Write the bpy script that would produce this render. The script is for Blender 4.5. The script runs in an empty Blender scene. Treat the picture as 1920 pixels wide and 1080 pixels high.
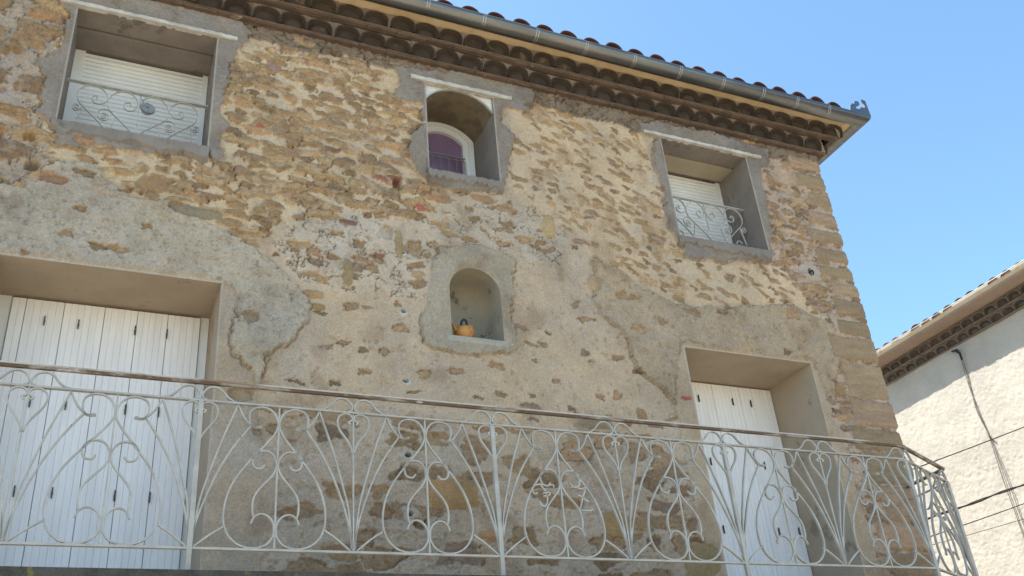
import bpy, math, random
import numpy as np
from mathutils import Matrix, Vector

random.seed(7)
R = math.radians
scene = bpy.context.scene

# ---------------------------------------------------------------- camera
cam_d = bpy.data.cameras.new("camera")
cam = bpy.data.objects.new("camera", cam_d)
scene.collection.objects.link(cam)
cam_d.sensor_width = 36.0
cam_d.lens = 33.876
cam_d.clip_start = 0.05
cam_d.clip_end = 2000
_M = [[0.9135209, -0.1320219, -0.3847723], [-0.3985035, -0.4804005, -0.7812876], [-0.0816977, 0.8670558, -0.4914671]]
cam.matrix_world = Matrix([_M[0] + [0.0], _M[1] + [-6.0], _M[2] + [1.6], [0, 0, 0, 1]])
scene.camera = cam
scene.render.resolution_x, scene.render.resolution_y = 1024, 576

# ---------------------------------------------------------------- light
SUN = Vector((-1.0, 0.5, 1.7)).normalized()
world = bpy.data.worlds.new("World")
scene.world = world
world.use_nodes = True
wn = world.node_tree
sky = wn.nodes.new("ShaderNodeTexSky")
sky.sky_type = 'NISHITA'
sky.sun_disc = False
sky.sun_elevation = math.asin(SUN.z)
sky.sun_rotation = math.atan2(SUN.x, SUN.y)
sky.air_density = 1.0
sky.dust_density = 0.9
sky.ozone_density = 1.0
wb = wn.nodes.new("ShaderNodeVectorMath")
wb.operation = 'MULTIPLY'
wb.inputs[1].default_value = (0.94, 1.145, 1.16)
wn.links.new(sky.outputs[0], wb.inputs[0])
wn.links.new(wb.outputs[0], wn.nodes["Background"].inputs[0])
wn.nodes["Background"].inputs[1].default_value = 0.13
sun_d = bpy.data.lights.new("sun", 'SUN')
sun_d.energy = 3.8
sun_d.angle = R(0.5)
sun_d.color = (1.0, 0.95, 0.87)
sun = bpy.data.objects.new("sun", sun_d)
scene.collection.objects.link(sun)
sun.rotation_euler = SUN.to_track_quat('Z', 'Y').to_euler()
sun.location = (0, 0, 30)
scene.view_settings.view_transform = 'Standard'
scene.view_settings.look = 'None'
scene.view_settings.gamma = 1
scene.view_settings.exposure = 1.17

C = scene.collection

# ---------------------------------------------------------------- materials
def mat(name, col, col2=None, scale=3.0, lo=0.35, hi=0.65, rough=0.9, metal=0.0,
        bump=0.0, bscale=60.0, fine=0.12, fscale=90.0, attr=None, stretch=None, spec=0.3, col3=None, s3=12.0, t3=0.62, detail=6.0):
    m = bpy.data.materials.new(name)
    m.use_nodes = True
    nt = m.node_tree
    N, L = nt.nodes, nt.links
    b = N["Principled BSDF"]
    b.inputs["Roughness"].default_value = rough
    b.inputs["Metallic"].default_value = metal
    b.inputs["Specular IOR Level"].default_value = spec
    tc = N.new("ShaderNodeTexCoord")
    vec = tc.outputs["Object"]
    if stretch:
        mp = N.new("ShaderNodeMapping")
        mp.inputs["Scale"].default_value = stretch
        L.new(vec, mp.inputs[0])
        vec = mp.outputs[0]
    if attr:
        at = N.new("ShaderNodeAttribute")
        at.attribute_name = attr
        base = at.outputs["Color"]
    else:
        rgb = N.new("ShaderNodeRGB")
        rgb.outputs[0].default_value = (*col, 1)
        base = rgb.outputs[0]
    def noise(sc, det=detail, rg=0.6):
        n = N.new("ShaderNodeTexNoise")
        n.inputs["Scale"].default_value = sc
        n.inputs["Detail"].default_value = det
        n.inputs["Roughness"].default_value = rg
        L.new(vec, n.inputs["Vector"])
        return n.outputs["Fac"]
    def ramp(fac, a, c):
        r = N.new("ShaderNodeMapRange")
        r.interpolation_type = 'SMOOTHSTEP'
        r.inputs["From Min"].default_value = a
        r.inputs["From Max"].default_value = c
        L.new(fac, r.inputs["Value"])
        return r.outputs[0]
    def mix(f, a, c2):
        x = N.new("ShaderNodeMix")
        x.data_type = 'RGBA'
        L.new(f, x.inputs[0])
        L.new(a, x.inputs[6])
        if isinstance(c2, tuple):
            x.inputs[7].default_value = (*c2, 1)
        else:
            L.new(c2, x.inputs[7])
        return x.outputs[2]
    if col2:
        base = mix(ramp(noise(scale), lo, hi), base, col2)
    if col3:
        base = mix(ramp(noise(s3, 8, 0.7), t3, t3 + 0.06), base, col3)
    if fine:
        h = N.new("ShaderNodeMapRange")
        h.inputs["From Min"].default_value = 0.3
        h.inputs["From Max"].default_value = 0.7
        h.inputs["To Min"].default_value = 1 - fine
        h.inputs["To Max"].default_value = 1 + fine
        L.new(noise(fscale, 4, 0.7), h.inputs["Value"])
        v = N.new("ShaderNodeVectorMath")
        v.operation = 'SCALE'
        L.new(base, v.inputs[0])
        L.new(h.outputs[0], v.inputs["Scale"])
        base = v.outputs[0]
    L.new(base, b.inputs["Base Color"])
    if bump:
        bp = N.new("ShaderNodeBump")
        bp.inputs["Strength"].default_value = 1.0
        bp.inputs["Distance"].default_value = bump
        L.new(noise(bscale, 8, 0.65), bp.inputs["Height"])
        L.new(bp.outputs[0], b.inputs["Normal"])
    return m

M = {}
M['wall'] = mat('rubble_wall', (1, 1, 1), attr='Col', fine=0.20, fscale=70, bump=0.009, bscale=60, rough=0.95, spec=0.15)
M['cement'] = mat('grey_cement', (.215, .186, .163), (.26, .225, .195), scale=4, bump=.004, bscale=30, rough=.95, spec=.15, fine=.10, col3=(.17, .145, .12), s3=5, t3=.57)
M['plaster'] = mat('tan_plaster', (.44, .358, .272), (.39, .315, .235), scale=3, bump=.002, bscale=40, rough=.95, spec=.15, fine=.06, col3=(.27, .22, .16), s3=1.6, t3=.58)
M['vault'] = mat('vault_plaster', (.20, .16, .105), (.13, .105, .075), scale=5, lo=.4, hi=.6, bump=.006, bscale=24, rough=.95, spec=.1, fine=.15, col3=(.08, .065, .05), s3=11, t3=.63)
M['edge'] = mat('white_lintel', (.56, .53, .47), (.42, .39, .34), scale=9, bump=.002, bscale=70, rough=.9)
M['filler'] = mat('white_filler', (.72, .72, .72), (.62, .6, .58), scale=8, rough=.8)
M['slab'] = mat('old_slab', (.085, .08, .068), (.05, .048, .04), scale=9, bump=.006, bscale=50, col3=(.16, .14, .05), s3=16, t3=.6, fine=.3)
M['white'] = mat('white_pvc', (.78, .78, .77), (.70, .70, .68), scale=2, rough=.5, fine=.03, spec=.4)
M['wood'] = mat('white_wood', (.86, .835, .83), (.79, .765, .755), scale=3, rough=.6, fine=.04, stretch=(6, 1, .6), spec=.35, bump=.0006, bscale=30)
M['groove'] = mat('dark_fitting', (.06, .058, .055), (.3, .3, .3), scale=30, lo=.5, hi=.7, rough=.6, fine=.1)
M['purple'] = mat('purple_pane', (.15, .085, .155), (.22, .14, .23), scale=2, rough=.25, spec=.5, fine=0)
M['guard'] = mat('painted_iron', (.50, .49, .45), (.42, .41, .38), scale=14, rough=.55, col3=(.20, .10, .045), s3=26, t3=.64, fine=.1, fscale=200)
M['dullguard'] = mat('dull_guard', (.26, .24, .22), rough=.6)
M['iron'] = mat('painted_iron_rail', (.43, .42, .385), (.35, .33, .30), scale=9, rough=.5, col3=(.17, .09, .045), s3=22, t3=.635, fine=.12, fscale=160)
M['rust'] = mat('rusty_iron', (.13, .088, .06), (.30, .26, .22), scale=11, lo=.48, hi=.6, rough=.8, stretch=(.35, 1, 1), fine=.2, col3=(.42, .41, .38), s3=7, t3=.56)
M['capiron'] = mat('rail_cap_iron', (.46, .44, .41), (.26, .18, .12), scale=6, lo=.5, hi=.62, rough=.6, stretch=(.3, 1, 1), fine=.15)
M['zinc'] = mat('zinc', (.15, .15, .15), (.21, .21, .205), scale=3, rough=.36, metal=.85, stretch=(.6, 3, 3), fine=.06, bump=.001, bscale=30, spec=.5)
M['zincband'] = mat('zinc_solder', (.42, .43, .44), rough=.4, metal=.6, fine=.05)
M['tile'] = mat('roof_tile', (.10, .042, .034), (.07, .032, .028), scale=6, rough=.85, bump=.003, bscale=40, fine=.15)
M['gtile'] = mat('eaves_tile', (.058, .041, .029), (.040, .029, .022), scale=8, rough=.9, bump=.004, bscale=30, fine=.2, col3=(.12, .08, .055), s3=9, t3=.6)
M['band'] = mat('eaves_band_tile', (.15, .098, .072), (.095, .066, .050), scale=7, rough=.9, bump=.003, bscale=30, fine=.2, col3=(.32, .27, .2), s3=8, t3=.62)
M['gmortar'] = mat('eaves_mortar', (.24, .195, .15), (.17, .135, .105), scale=6, rough=.95, bump=.008, bscale=26, fine=.2, col3=(.3, .26, .2), s3=14, t3=.66)
M['cream'] = mat('cream_mortar', (.56, .42, .26), (.48, .35, .20), scale=5, rough=.9, fine=.08)
M['nfill'] = mat('neighbour_eaves_fill', (.085, .068, .058), (.12, .098, .083), scale=5, rough=.95, fine=.15, bump=.002)
M['tan'] = mat('tan_soffit', (.42, .355, .255), (.38, .32, .23), scale=3, rough=.9, fine=.04)
M['bouncefloor'] = mat('warm_bounce_floor', (.50, .30, .17), (.44, .25, .14), scale=5, rough=.7)  # invented warm floor colour, added to bounce light upwards
M['stucco'] = mat('rough_stucco', (.51, .465, .395), (.45, .41, .35), scale=3, rough=.95, bump=.004, bscale=60, fine=.08)
M['ntile'] = mat('neighbour_eaves_tile', (.27, .215, .17), (.22, .175, .14), scale=4, rough=.9, fine=.1, bump=.003)
M['nmortar'] = mat('neighbour_eaves_mortar', (.16, .13, .11), (.20, .165, .14), scale=5, rough=.95, fine=.15, bump=.002)
M['nsoffit'] = mat('neighbour_soffit', (.36, .27, .215), (.31, .235, .19), scale=3, rough=.8, fine=.05)
M['pvc'] = mat('beige_pvc_gutter', (.62, .55, .44), (.58, .50, .39), scale=4, rough=.4, spec=.5, fine=.03)
M['pvcband'] = mat('yellowed_bracket', (.66, .52, .30), rough=.5, fine=.05)
M['ground'] = mat('ground', (.52, .43, .30), (.45, .37, .26), scale=.6, rough=.95, bump=.01, bscale=20)
M['cable'] = mat('black_cable', (.03, .03, .03), rough=.6, fine=0)
M['glaze'] = mat('orange_glaze', (.50, .24, .045), (.40, .15, .03), scale=9, rough=.3, spec=.5, fine=.08, col3=(.07, .035, .02), s3=17, t3=.6)
M['black'] = mat('black_glaze', (.02, .018, .016), rough=.35, spec=.5, fine=0)
M['disc'] = mat('grey_pottery', (.17, .18, .20), (.23, .24, .26), scale=30, rough=.7, fine=.1)

# ---------------------------------------------------------------- mesh helpers
class MB:
    def __init__(self):
        self.v, self.f, self.s = [], [], []
    def add(self, vs, fs, smooth=False):
        o = len(self.v)
        self.v += [tuple(p) for p in vs]
        self.f += [tuple(i + o for i in q) for q in fs]
        self.s += [smooth] * len(fs)
        return self
    def box(self, a, b):
        (x0, y0, z0), (x1, y1, z1) = a, b
        return self.add([(x0, y0, z0), (x1, y0, z0), (x1, y1, z0), (x0, y1, z0), (x0, y0, z1), (x1, y0, z1), (x1, y1, z1), (x0, y1, z1)],
                 [(0, 3, 2, 1), (4, 5, 6, 7), (0, 1, 5, 4), (1, 2, 6, 5), (2, 3, 7, 6), (3, 0, 4, 7)])
    def quad(self, *p):
        return self.add(p, [(0, 1, 2, 3)])
    def sweep(self, pts, prof, up=Vector((0, 1, 0)), closed=True, caps=True, smooth=False):
        """prof: list of (a, b): a along side = up x tangent, b along up"""
        P = [Vector(p) for p in pts]
        n = len(P); k = len(prof)
        vs = []
        for i, p in enumerate(P):
            t = (P[min(i + 1, n - 1)] - P[max(i - 1, 0)])
            if t.length < 1e-9: t = Vector((1, 0, 0))
            t.normalize()
            u = up - t * up.dot(t)
            if u.length < 1e-4: u = Vector((0, 0, 1)) - t * t.z
            u.normalize()
            s = u.cross(t)
            # miter
            sc = 1.0
            if 0 < i < n - 1:
                d1 = (P[i] - P[i - 1]).normalized(); d2 = (P[i + 1] - P[i]).normalized()
                c = max(0.5, math.sqrt(max(0.0, (1 + d1.dot(d2)) / 2)))
                sc = 1 / c
            for a, b in prof:
                vs.append(p + s * a * sc + u * b)
        fs = []
        kk = k if closed else k - 1
        for i in range(n - 1):
            for j in range(kk):
                j2 = (j + 1) % k
                fs.append((i * k + j, i * k + j2, (i + 1) * k + j2, (i + 1) * k + j))
        self.add(vs, fs, smooth)
        if caps and closed:
            o = len(self.v) - n * k
            self.f.append(tuple(o + j for j in reversed(range(k)))); self.s.append(False)
            self.f.append(tuple(o + (n - 1) * k + j for j in range(k))); self.s.append(False)
        return self
    def build(self, name, m, parent=None, label=None):
        me = bpy.data.meshes.new(name)
        me.from_pydata(self.v, [], self.f)
        me.polygons.foreach_set('use_smooth', self.s)
        me.materials.append(m)
        me.update()
        o = bpy.data.objects.new(name, me)
        C.objects.link(o)
        if parent: o.parent = parent
        if label: o['label'] = label
        return o

def rect(w, h):
    return [(-w / 2, -h / 2), (w / 2, -h / 2), (w / 2, h / 2), (-w / 2, h / 2)]
def circ(r, n=8):
    return [(r * math.cos(2 * math.pi * i / n), r * math.sin(2 * math.pi * i / n)) for i in range(n)]
def smooth_line(p, n=4):
    if len(p) < 3: return [tuple(q) for q in p]
    P = [np.array(q, float) for q in p]
    P = [2 * P[0] - P[1]] + P + [2 * P[-1] - P[-2]]
    out = []
    for i in range(1, len(P) - 2):
        for k in range(n):
            t = k / n
            a, b, c, d = P[i - 1:i + 3]
            out.append(tuple(.5 * ((2 * b) + (-a + c) * t + (2 * a - 5 * b + 4 * c - d) * t * t + (-a + 3 * b - 3 * c + d) * t ** 3)))
    out.append(tuple(P[-2]))
    return out

def thing(name, label, cat, loc=(0, 0, 0), group=None):
    o = bpy.data.objects.new(name, None)
    C.objects.link(o)
    o.location = loc
    o.empty_display_size = .2
    o['label'] = label; o['category'] = cat
    if group: o['group'] = group
    return o
def tag(o, label, cat, group=None):
    o['label'] = label; o['category'] = cat
    if group: o['group'] = group
    return o
def dup(o, parent, off):
    c = o.copy(); C.objects.link(c); c.parent = parent
    c.location = Vector(o.location) + Vector(off)
    return c

# ---------------------------------------------------------------- noise (numpy)
_rng = np.random.default_rng(11)
_T = _rng.random((8, 256, 256))
def vnoise(x, y, k=0):
    xi = np.floor(x).astype(int); yi = np.floor(y).astype(int)
    fx = x - xi; fy = y - yi
    fx = fx * fx * (3 - 2 * fx); fy = fy * fy * (3 - 2 * fy)
    T = _T[k % 8]
    a = T[xi & 255, yi & 255]; b = T[(xi + 1) & 255, yi & 255]
    c = T[xi & 255, (yi + 1) & 255]; d = T[(xi + 1) & 255, (yi + 1) & 255]
    return (a * (1 - fx) + b * fx) * (1 - fy) + (c * (1 - fx) + d * fx) * fy
def fbm(x, y, f, o=4, k=0, g=.5):
    s = np.zeros_like(x); a = 1; t = 0
    for i in range(o):
        s += a * vnoise(x * f + 17.3 * i, y * f + 5.1 * i, k + i); t += a
        a *= g; f *= 2.03
    return s / t * 2 - 1
def sstep(a, b, x):
    t = np.clip((x - a) / (b - a), 0, 1)
    return t * t * (3 - 2 * t)
def inside(poly, x, y):
    r = np.zeros(x.shape, bool)
    n = len(poly)
    for i in range(n):
        x0, y0 = poly[i]; x1, y1 = poly[(i + 1) % n]
        if y0 == y1: continue
        c = ((y0 > y) != (y1 > y)) & (x < (x1 - x0) * (y - y0) / (y1 - y0) + x0)
        r ^= c
    return r
# ================================================================ STONE HOUSE
house = thing('stone_house', 'rubble stone house with patched render, white shutters and tiled eaves', 'house')
XC = 6.66           # facade corner
OPEN = {'LD': (-0.66, 0.724, 2.88, 5.065), 'RD': (4.505, 5.835, 2.88, 5.03),
        'LW': (-0.472, 0.547, 6.19, 7.30), 'MW': (2.30, 2.93, 6.38, 7.33), 'RW': (4.69, 5.68, 6.166, 7.30)}
NI = (2.414, 2.842, 4.88, 5.28)   # niche x0 x1 sill spring, radius .214
ZT = 7.53

def axis(parts, snaps):
    a = np.concatenate([np.arange(p, q, s) for p, q, s in parts])
    for s in snaps:
        i = np.argmin(np.abs(a - s)); a[i] = s
    return a
us = axis([(-2.6, -1.1, .03), (-1.1, 6.66 + .30, .0072)], [o[i] for o in OPEN.values() for i in (0, 1)] + [2.414, 2.842, XC])
zs = axis([(0, 2.75, .05), (2.75, ZT + .004, .0072)], [o[i] for o in OPEN.values() for i in (2, 3)] + [4.88])
zs[-1] = ZT
U, V = np.meshgrid(us, zs, indexing='ij')

ZP = [
 (1, [(0.65, 7.24), (1.38, 7.4), (2.03, 7.38), (2.26, 7.12), (2.14, 6.41), (2.41, 6.14), (2.08, 5.82), (1.57, 5.82), (1.24, 5.71), (0.83, 5.49), (0.56, 5.58), (0.01, 5.74), (-0.45, 5.87), (-0.94, 5.76), (-2.9, 5.8), (-2.9, 7.66), (-0.67, 7.49)]),
 (2, [(-2.9, 7.66), (-0.67, 7.49), (-0.52, 7.15), (-0.63, 6.69), (-0.59, 6.23), (-0.45, 5.87), (-0.61, 5.65), (-0.91, 5.57), (-2.9, 5.5)]),
 (3, [(3.08, 7.4), (4.47, 7.31), (4.56, 6.23), (4.73, 5.92), (5.7, 6.02), (6.53, 5.8), (6.23, 5.47), (5.78, 5.62), (4.52, 5.44), (3.98, 5.71), (3.73, 5.75), (3.61, 6.0), (3.22, 6.14), (3.04, 6.38), (3.09, 6.91)]),
 (4, [(5.80, 7.6), (7.7, 7.6), (7.7, 3.0), (7.7, 0), (5.92, 0), (5.97, 4.64), (6.23, 5.47), (5.72, 6.08), (5.8, 6.65)]),
 (5, [(1.06, 5.46), (1.24, 5.71), (1.57, 5.82), (2.08, 5.82), (2.41, 6.14), (3.23, 6.2), (3.5, 5.98), (3.42, 5.65), (2.98, 5.68), (2.48, 5.74), (2.24, 5.55), (2.14, 5.16), (1.57, 5.16), (1.26, 5.2)]),
 (6, [(1.15, 4.12), (1.8, 4.26), (2.59, 4.17), (3.94, 4.19), (4.38, 3.96), (4.38, 0), (1.19, 0), (1.1, 3.51)]),
 (7, [(-2.9, 5.5), (-0.91, 5.57), (-0.61, 5.65), (-0.49, 5.79), (-0.41, 5.86), (-0.18, 5.88), (-0.07, 5.75), (0.06, 5.66), (0.34, 5.67), (0.57, 5.53), (0.83, 5.45), (0.96, 5.38), (1.14, 5.23), (1.32, 5.04), (1.34, 4.91), (1.22, 4.68), (1.06, 4.56), (1.03, 4.42), (0.96, 4.26), (0.76, 4.24), (0.71, 5.0), (-2.9, 4.9)]),
 (8, [(0.69, 5.12), (0.86, 4.97), (0.83, 4.8), (0.82, 4.55), (0.96, 4.41), (1.01, 4.11), (1.09, 3.82), (1.16, 3.69), (1.11, 3.34), (1.03, 2.0), (0.70, 2.0)]),
 (9, [(3.74, 5.74), (3.98, 5.71), (4.17, 5.53), (4.52, 5.44), (4.97, 5.45), (5.78, 5.62), (6.23, 5.47), (6.2, 5.08), (5.97, 4.64), (5.84, 4.99), (4.52, 5.0), (4.47, 4.5), (4.38, 4.31), (4.26, 4.6), (3.99, 4.78), (3.98, 5.03), (3.76, 5.24), (3.68, 5.43)]),
 (10, [(4.3, 4.57), (4.46, 5.08), (4.7, 5.08), (4.6, 2.0), (4.24, 2.0), (4.33, 3.87), (4.32, 4.17)]),
 (10, [(5.7, 5.09), (5.88, 5.07), (5.93, 4.64), (5.97, 4.16), (6.0, 3.51), (6.05, 2.0), (5.7, 2.0)]),
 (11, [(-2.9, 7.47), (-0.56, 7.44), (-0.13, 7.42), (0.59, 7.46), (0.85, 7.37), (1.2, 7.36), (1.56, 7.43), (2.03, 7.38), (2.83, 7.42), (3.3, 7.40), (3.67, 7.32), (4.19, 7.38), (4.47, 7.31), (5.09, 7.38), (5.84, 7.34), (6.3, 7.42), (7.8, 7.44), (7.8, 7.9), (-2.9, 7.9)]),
 (12, [(-0.67, 7.49), (-0.52, 7.15), (-0.54, 6.87), (-0.63, 6.69), (-0.59, 6.45), (-0.59, 6.23), (-0.5, 6.16), (-0.47, 6.0), (-0.2, 6.04), (0.23, 6.07), (0.29, 6.04), (0.3, 6.14), (0.55, 6.17), (0.62, 6.09), (0.69, 6.18), (0.62, 6.34), (0.7, 6.46), (0.6, 6.62), (0.68, 6.85), (0.64, 7.06), (0.75, 7.24), (0.8, 7.46), (0.62, 7.64)]),
 (12, [(2.0, 7.43), (2.05, 7.3), (2.01, 7.11), (2.11, 7.05), (2.26, 7.12), (2.27, 6.86), (2.15, 6.71), (2.13, 6.46), (2.23, 6.37), (2.3, 6.25), (2.55, 6.24), (2.89, 6.30), (2.97, 6.4), (3.02, 6.66), (3.12, 6.95), (2.98, 7.06), (2.99, 7.22), (3.26, 7.27), (3.36, 7.47), (3.27, 7.64)]),
 (12, [(4.43, 7.46), (4.47, 7.31), (4.63, 7.27), (4.53, 6.95), (4.6, 6.71), (4.59, 6.47), (4.59, 6.24), (4.71, 6.14), (4.69, 6.0), (4.79, 5.96), (5.03, 5.98), (5.28, 6.03), (5.65, 6.05), (5.73, 6.21), (5.75, 6.45), (5.8, 6.77), (5.82, 7.22), (5.96, 7.27), (5.99, 7.47), (5.31, 7.52)]),
 (13, [(2.3, 5.57), (2.47, 5.7), (2.8, 5.73), (3.0, 5.63), (2.97, 5.43), (2.92, 5.08), (2.96, 4.83), (2.75, 4.76), (2.55, 4.72), (2.21, 4.76), (2.17, 4.93), (2.23, 5.17), (2.26, 5.36)]),
]
def zone(x, y):
    z = np.zeros(x.shape, int)
    for k, p in ZP:
        z[inside(p, x, y)] = k
    return z
#        mortar colour          stones: p    size   height  stone  relief(mortar)
ZI = {0: ((.455, .378, .280), .16, .62, .000, -.006, .006),
      1: ((.515, .428, .300), .92, .95, .000, .009, .009),
      2: ((.400, .345, .280), .72, 1.05, .000, .008, .026),
      3: ((.525, .428, .298), .66, .74, .000, -.006, .008),
      4: ((.450, .365, .285), .62, .88, .000, .006, .018),
      5: ((.450, .395, .315), .34, .80, .002, -.010, .010),
      6: ((.415, .350, .268), .34, .95, .000, -.010, .009),
      7: ((.405, .366, .292), .04, .8, .030, -.016, .010),
      8: ((.395, .335, .258), .00, .8, .010, .000, .004),
      9: ((.390, .325, .235), .02, .9, .028, -.014, .014),
      10: ((.405, .335, .240), .00, .8, .014, .000, .005),
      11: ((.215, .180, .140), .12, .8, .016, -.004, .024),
      12: ((.255, .234, .206), .00, .8, .026, .000, .011),
      13: ((.355, .322, .250), .00, .8, .022, .000, .013)}
def table(j):
    return np.array([ZI[k][j] for k in range(14)])
PROB, SIZE, ZH, SH, ZR = table(1), table(2), table(3), table(4), table(5)
ZC = np.array([ZI[k][0] for k in range(14)])

wx = fbm(U, V, 9, 5, 0) * .045 + fbm(U, V, 34, 3, 3) * .022
wy = fbm(U, V, 9, 5, 2) * .040 + fbm(U, V, 34, 3, 5) * .020
Z = zone(U + wx, V + wy)

STC = np.array([(.300, .228, .122), (.335, .258, .142), (.262, .200, .118), (.285, .218, .128), (.235, .185, .122), (.315, .228, .130), (.262, .205, .118), (.295, .228, .125)]) * np.array([1.05, .985, 1.0])
def stones(du, dv, seed, sx, p_over=None):
    rg = np.random.default_rng(seed)
    NR, NC = int(9 / dv) + 3, int(11 / du) + 4
    RN = rg.random((NR, NC, 10))
    sh = rg.random(NR) * du
    rr, cc = np.meshgrid(np.arange(NR), np.arange(NC), indexing='ij')
    CU = (cc + .5 + .42 * (RN[..., 0] - .5) * 1.3) * du - sh[:, None] - 3.0
    CV = (rr + .5 + .55 * (RN[..., 1] - .5)) * dv - .2
    cz = zone(CU, CV)
    EX = RN[..., 2] < PROB[cz]
    SF = SIZE[cz] * (.72 + .42 * RN[..., 3])
    A = du * .54 * SF * (.55 + .9 * RN[..., 4]); B = dv * .51 * SF * (.70 + .6 * RN[..., 5])
    loose = np.isin(cz, (0, 3, 5))
    TH = (RN[..., 6] - .5) * np.where(loose, .6, .35) - np.where(cz == 3, .34, np.where(cz == 1, .10, 0))
    best = np.full(U.shape, 9.0); sec = np.full(U.shape, 9.0)
    bi = np.zeros(U.shape, int); bj = np.zeros(U.shape, int)
    x = U + fbm(U, V, 11, 5, 1, .6) * .036 + fbm(U, V, 60, 2, 4) * .006
    y = V + fbm(U, V, 11, 5, 6, .6) * .024 + fbm(U, V, 60, 2, 7) * .005
    iv = np.floor((y + .2) / dv).astype(int)
    for di in (-1, 0, 1):
        ri = np.clip(iv + di, 0, NR - 1)
        iu = np.floor((x + 3.0 + sh[ri]) / du).astype(int)
        for dj in (-1, 0, 1):
            cj = np.clip(iu + dj, 0, NC - 1)
            dx = x - CU[ri, cj]; dy = y - CV[ri, cj]
            th = TH[ri, cj]; c, s = np.cos(th), np.sin(th)
            px = (dx * c + dy * s) / A[ri, cj]; py = (-dx * s + dy * c) / B[ri, cj]
            an = np.arctan2(py, px)
            p = 3.4
            rad = (np.abs(px) ** p + np.abs(py) ** p) ** (1 / p)
            rad = rad / (1 + .15 * np.sin(3 * an + 6.28 * RN[ri, cj, 7]) + .10 * np.sin(4 * an + 6.28 * RN[ri, cj, 8]) + .05 * np.sin(7 * an + 9 * RN[ri, cj, 9]))
            d = np.where(EX[ri, cj], rad - 1, 9.0)
            m = d < best
            sec = np.where(m, best, np.minimum(sec, d))
            best = np.where(m, d, best); bi = np.where(m, ri, bi); bj = np.where(m, cj, bj)
    rnd = RN[bi, bj, 9]; r2 = (RN[bi, bj, 8] * 7.13) % 1; r3 = RN[bi, bj, 3]
    msk = sstep(.03, -.04, best) * sstep(.0, .08, sec - best)
    return best, msk, rnd, r3, r2, cz[bi, bj]

dF, mF, rF, qF, tF, zF = stones(.150, .070, 21, 1)
dC, mC, rC, qC, tC, zC = stones(.27, .135, 5, 1)
coarse = np.isin(Z, (2, 6))
D = np.where(coarse, dC, dF); MS = np.where(coarse, mC, mF); RD_ = np.where(coarse, rC, rF); QD = np.where(coarse, qC, qF); TD = np.where(coarse, tC, tF)
MS[np.isin(Z, (8, 10, 12, 13))] = 0

# colours
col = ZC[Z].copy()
big = fbm(U, V, 1.7, 4, 3)[..., None]; med = fbm(U, V, 7, 5, 5)[..., None]; sm = fbm(U, V, 40, 3, 1)[..., None]
col *= 1 + .16 * big + .16 * med + .10 * sm
warm = fbm(U, V, 3.1, 4, 6)[..., None]
col *= 1 + warm * np.array([.05, .0, -.10])
# dirt streaks of the render
dirt = sstep(.12, .5, fbm(U * 1.0, V * .7, 5, 5, 2))[..., None]
col = col * (1 - .22 * dirt * np.array([.8, 1, 1.15]))
ci = np.minimum((RD_ * 8).astype(int), 7)
sc = STC[ci] * (.80 + .45 * QD[..., None])
sc = np.where((TD < np.where(coarse, 0, .003))[..., None], np.array([.27, .14, .10]), sc)
sc = sc * (1 + .26 * fbm(U, V * 2.6, 16, 5, 7, .6)[..., None] + .16 * sm + .16 * fbm(U, V * 1.6, 75, 2, 2)[..., None])
zz = Z[..., None]
sc = np.where(np.isin(zz, (0, 6)), sc * np.array([.88, .88, .93]), sc)
sc = np.where(zz == 4, sc * np.array([.98, 1.0, 1.1]), sc)
edge = sstep(-.32, -.02, D)[..., None] * np.where(np.isin(zz, (1, 3)), .22, .06)   # mortar smeared over the rims
sc = sc * (1 - edge) + ZC[Z] * edge
smear = sstep(.18, .42, fbm(U, V, 11, 4, 4)) * np.where(np.isin(Z, (1, 3, 4, 2)), .75, .25)
mcol = MS * (1 - smear * .6)
col = col * (1 - mcol[..., None]) + sc * mcol[..., None]

col *= np.array([1.035, .968, .945])
# heights (outward)
lump = fbm(U, V, 10, 5, 2, .55); lf = fbm(U, V, 38, 4, 6, .6); rid = 1 - np.abs(fbm(U, V * 1.3, 17, 4, 3)) * 2
H = ZH[Z] + ZR[Z] * (lump * .9 + lf * .7)
H += np.where(np.isin(Z, (9, 2)), rid * .006, 0) + np.where(Z == 7, (1 - np.abs(fbm(U, V * 1.6, 34, 4, 3)) * 2) * .003, 0)
dome = sstep(0.05, -.55, D) * .011
facet = fbm(U, V, 20, 4, 5) * .006
H = H + MS * (SH[Z] + np.where(np.isin(Z, (1, 2, 3, 4)), dome, dome * .3) + facet)
# crevices beside some stones
crev = np.exp(-((D - .06) / .07) ** 2) * (fbm(U, V, 5, 3, 1) > .12) * np.isin(Z, (1, 2, 4, 5, 6, 0)) * (MS < .9)
H -= crev * .036
# cracks in the render
ck = np.abs(fbm(U, V, 3.3, 5, 7, .6)); ck2 = np.abs(fbm(U, V, 6.1, 5, 4, .6))
crack = ((ck < .012) & (fbm(U, V, 1.5, 2, 0) > 0)) | ((ck2 < .016) & np.isin(Z, (2, 5, 7, 11)) & (fbm(U, V, 2.6, 2, 5) > -.05))
H -= crack * .030 * (MS < .5) * np.isin(Z, (2, 5, 11, 4))
fr_ = fbm(U, V, 70, 3, 5, .7)
H += np.where(np.isin(Z, (12, 8, 10)), .0018, .0034) * fr_
hol = sstep(.30, .48, fbm(U * .8, V * 1.5, 15, 4, 6, .6)) * np.isin(Z, (2, 4, 7, 11, 5, 1, 9, 6)) * (1 - .7 * MS)
H -= hol * np.where(Z == 7, .0, np.where(np.isin(Z, (2, 4, 11)), .026, .012))
hol2 = sstep(.34, .46, fbm(U * .8 + V * .3, V * 1.7, 34, 3, 6, .6)) * (Z == 7)
H -= hol2 * .010
mk = np.isin(Z, (7, 9, 12, 13)); dl = mk.copy()
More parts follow.
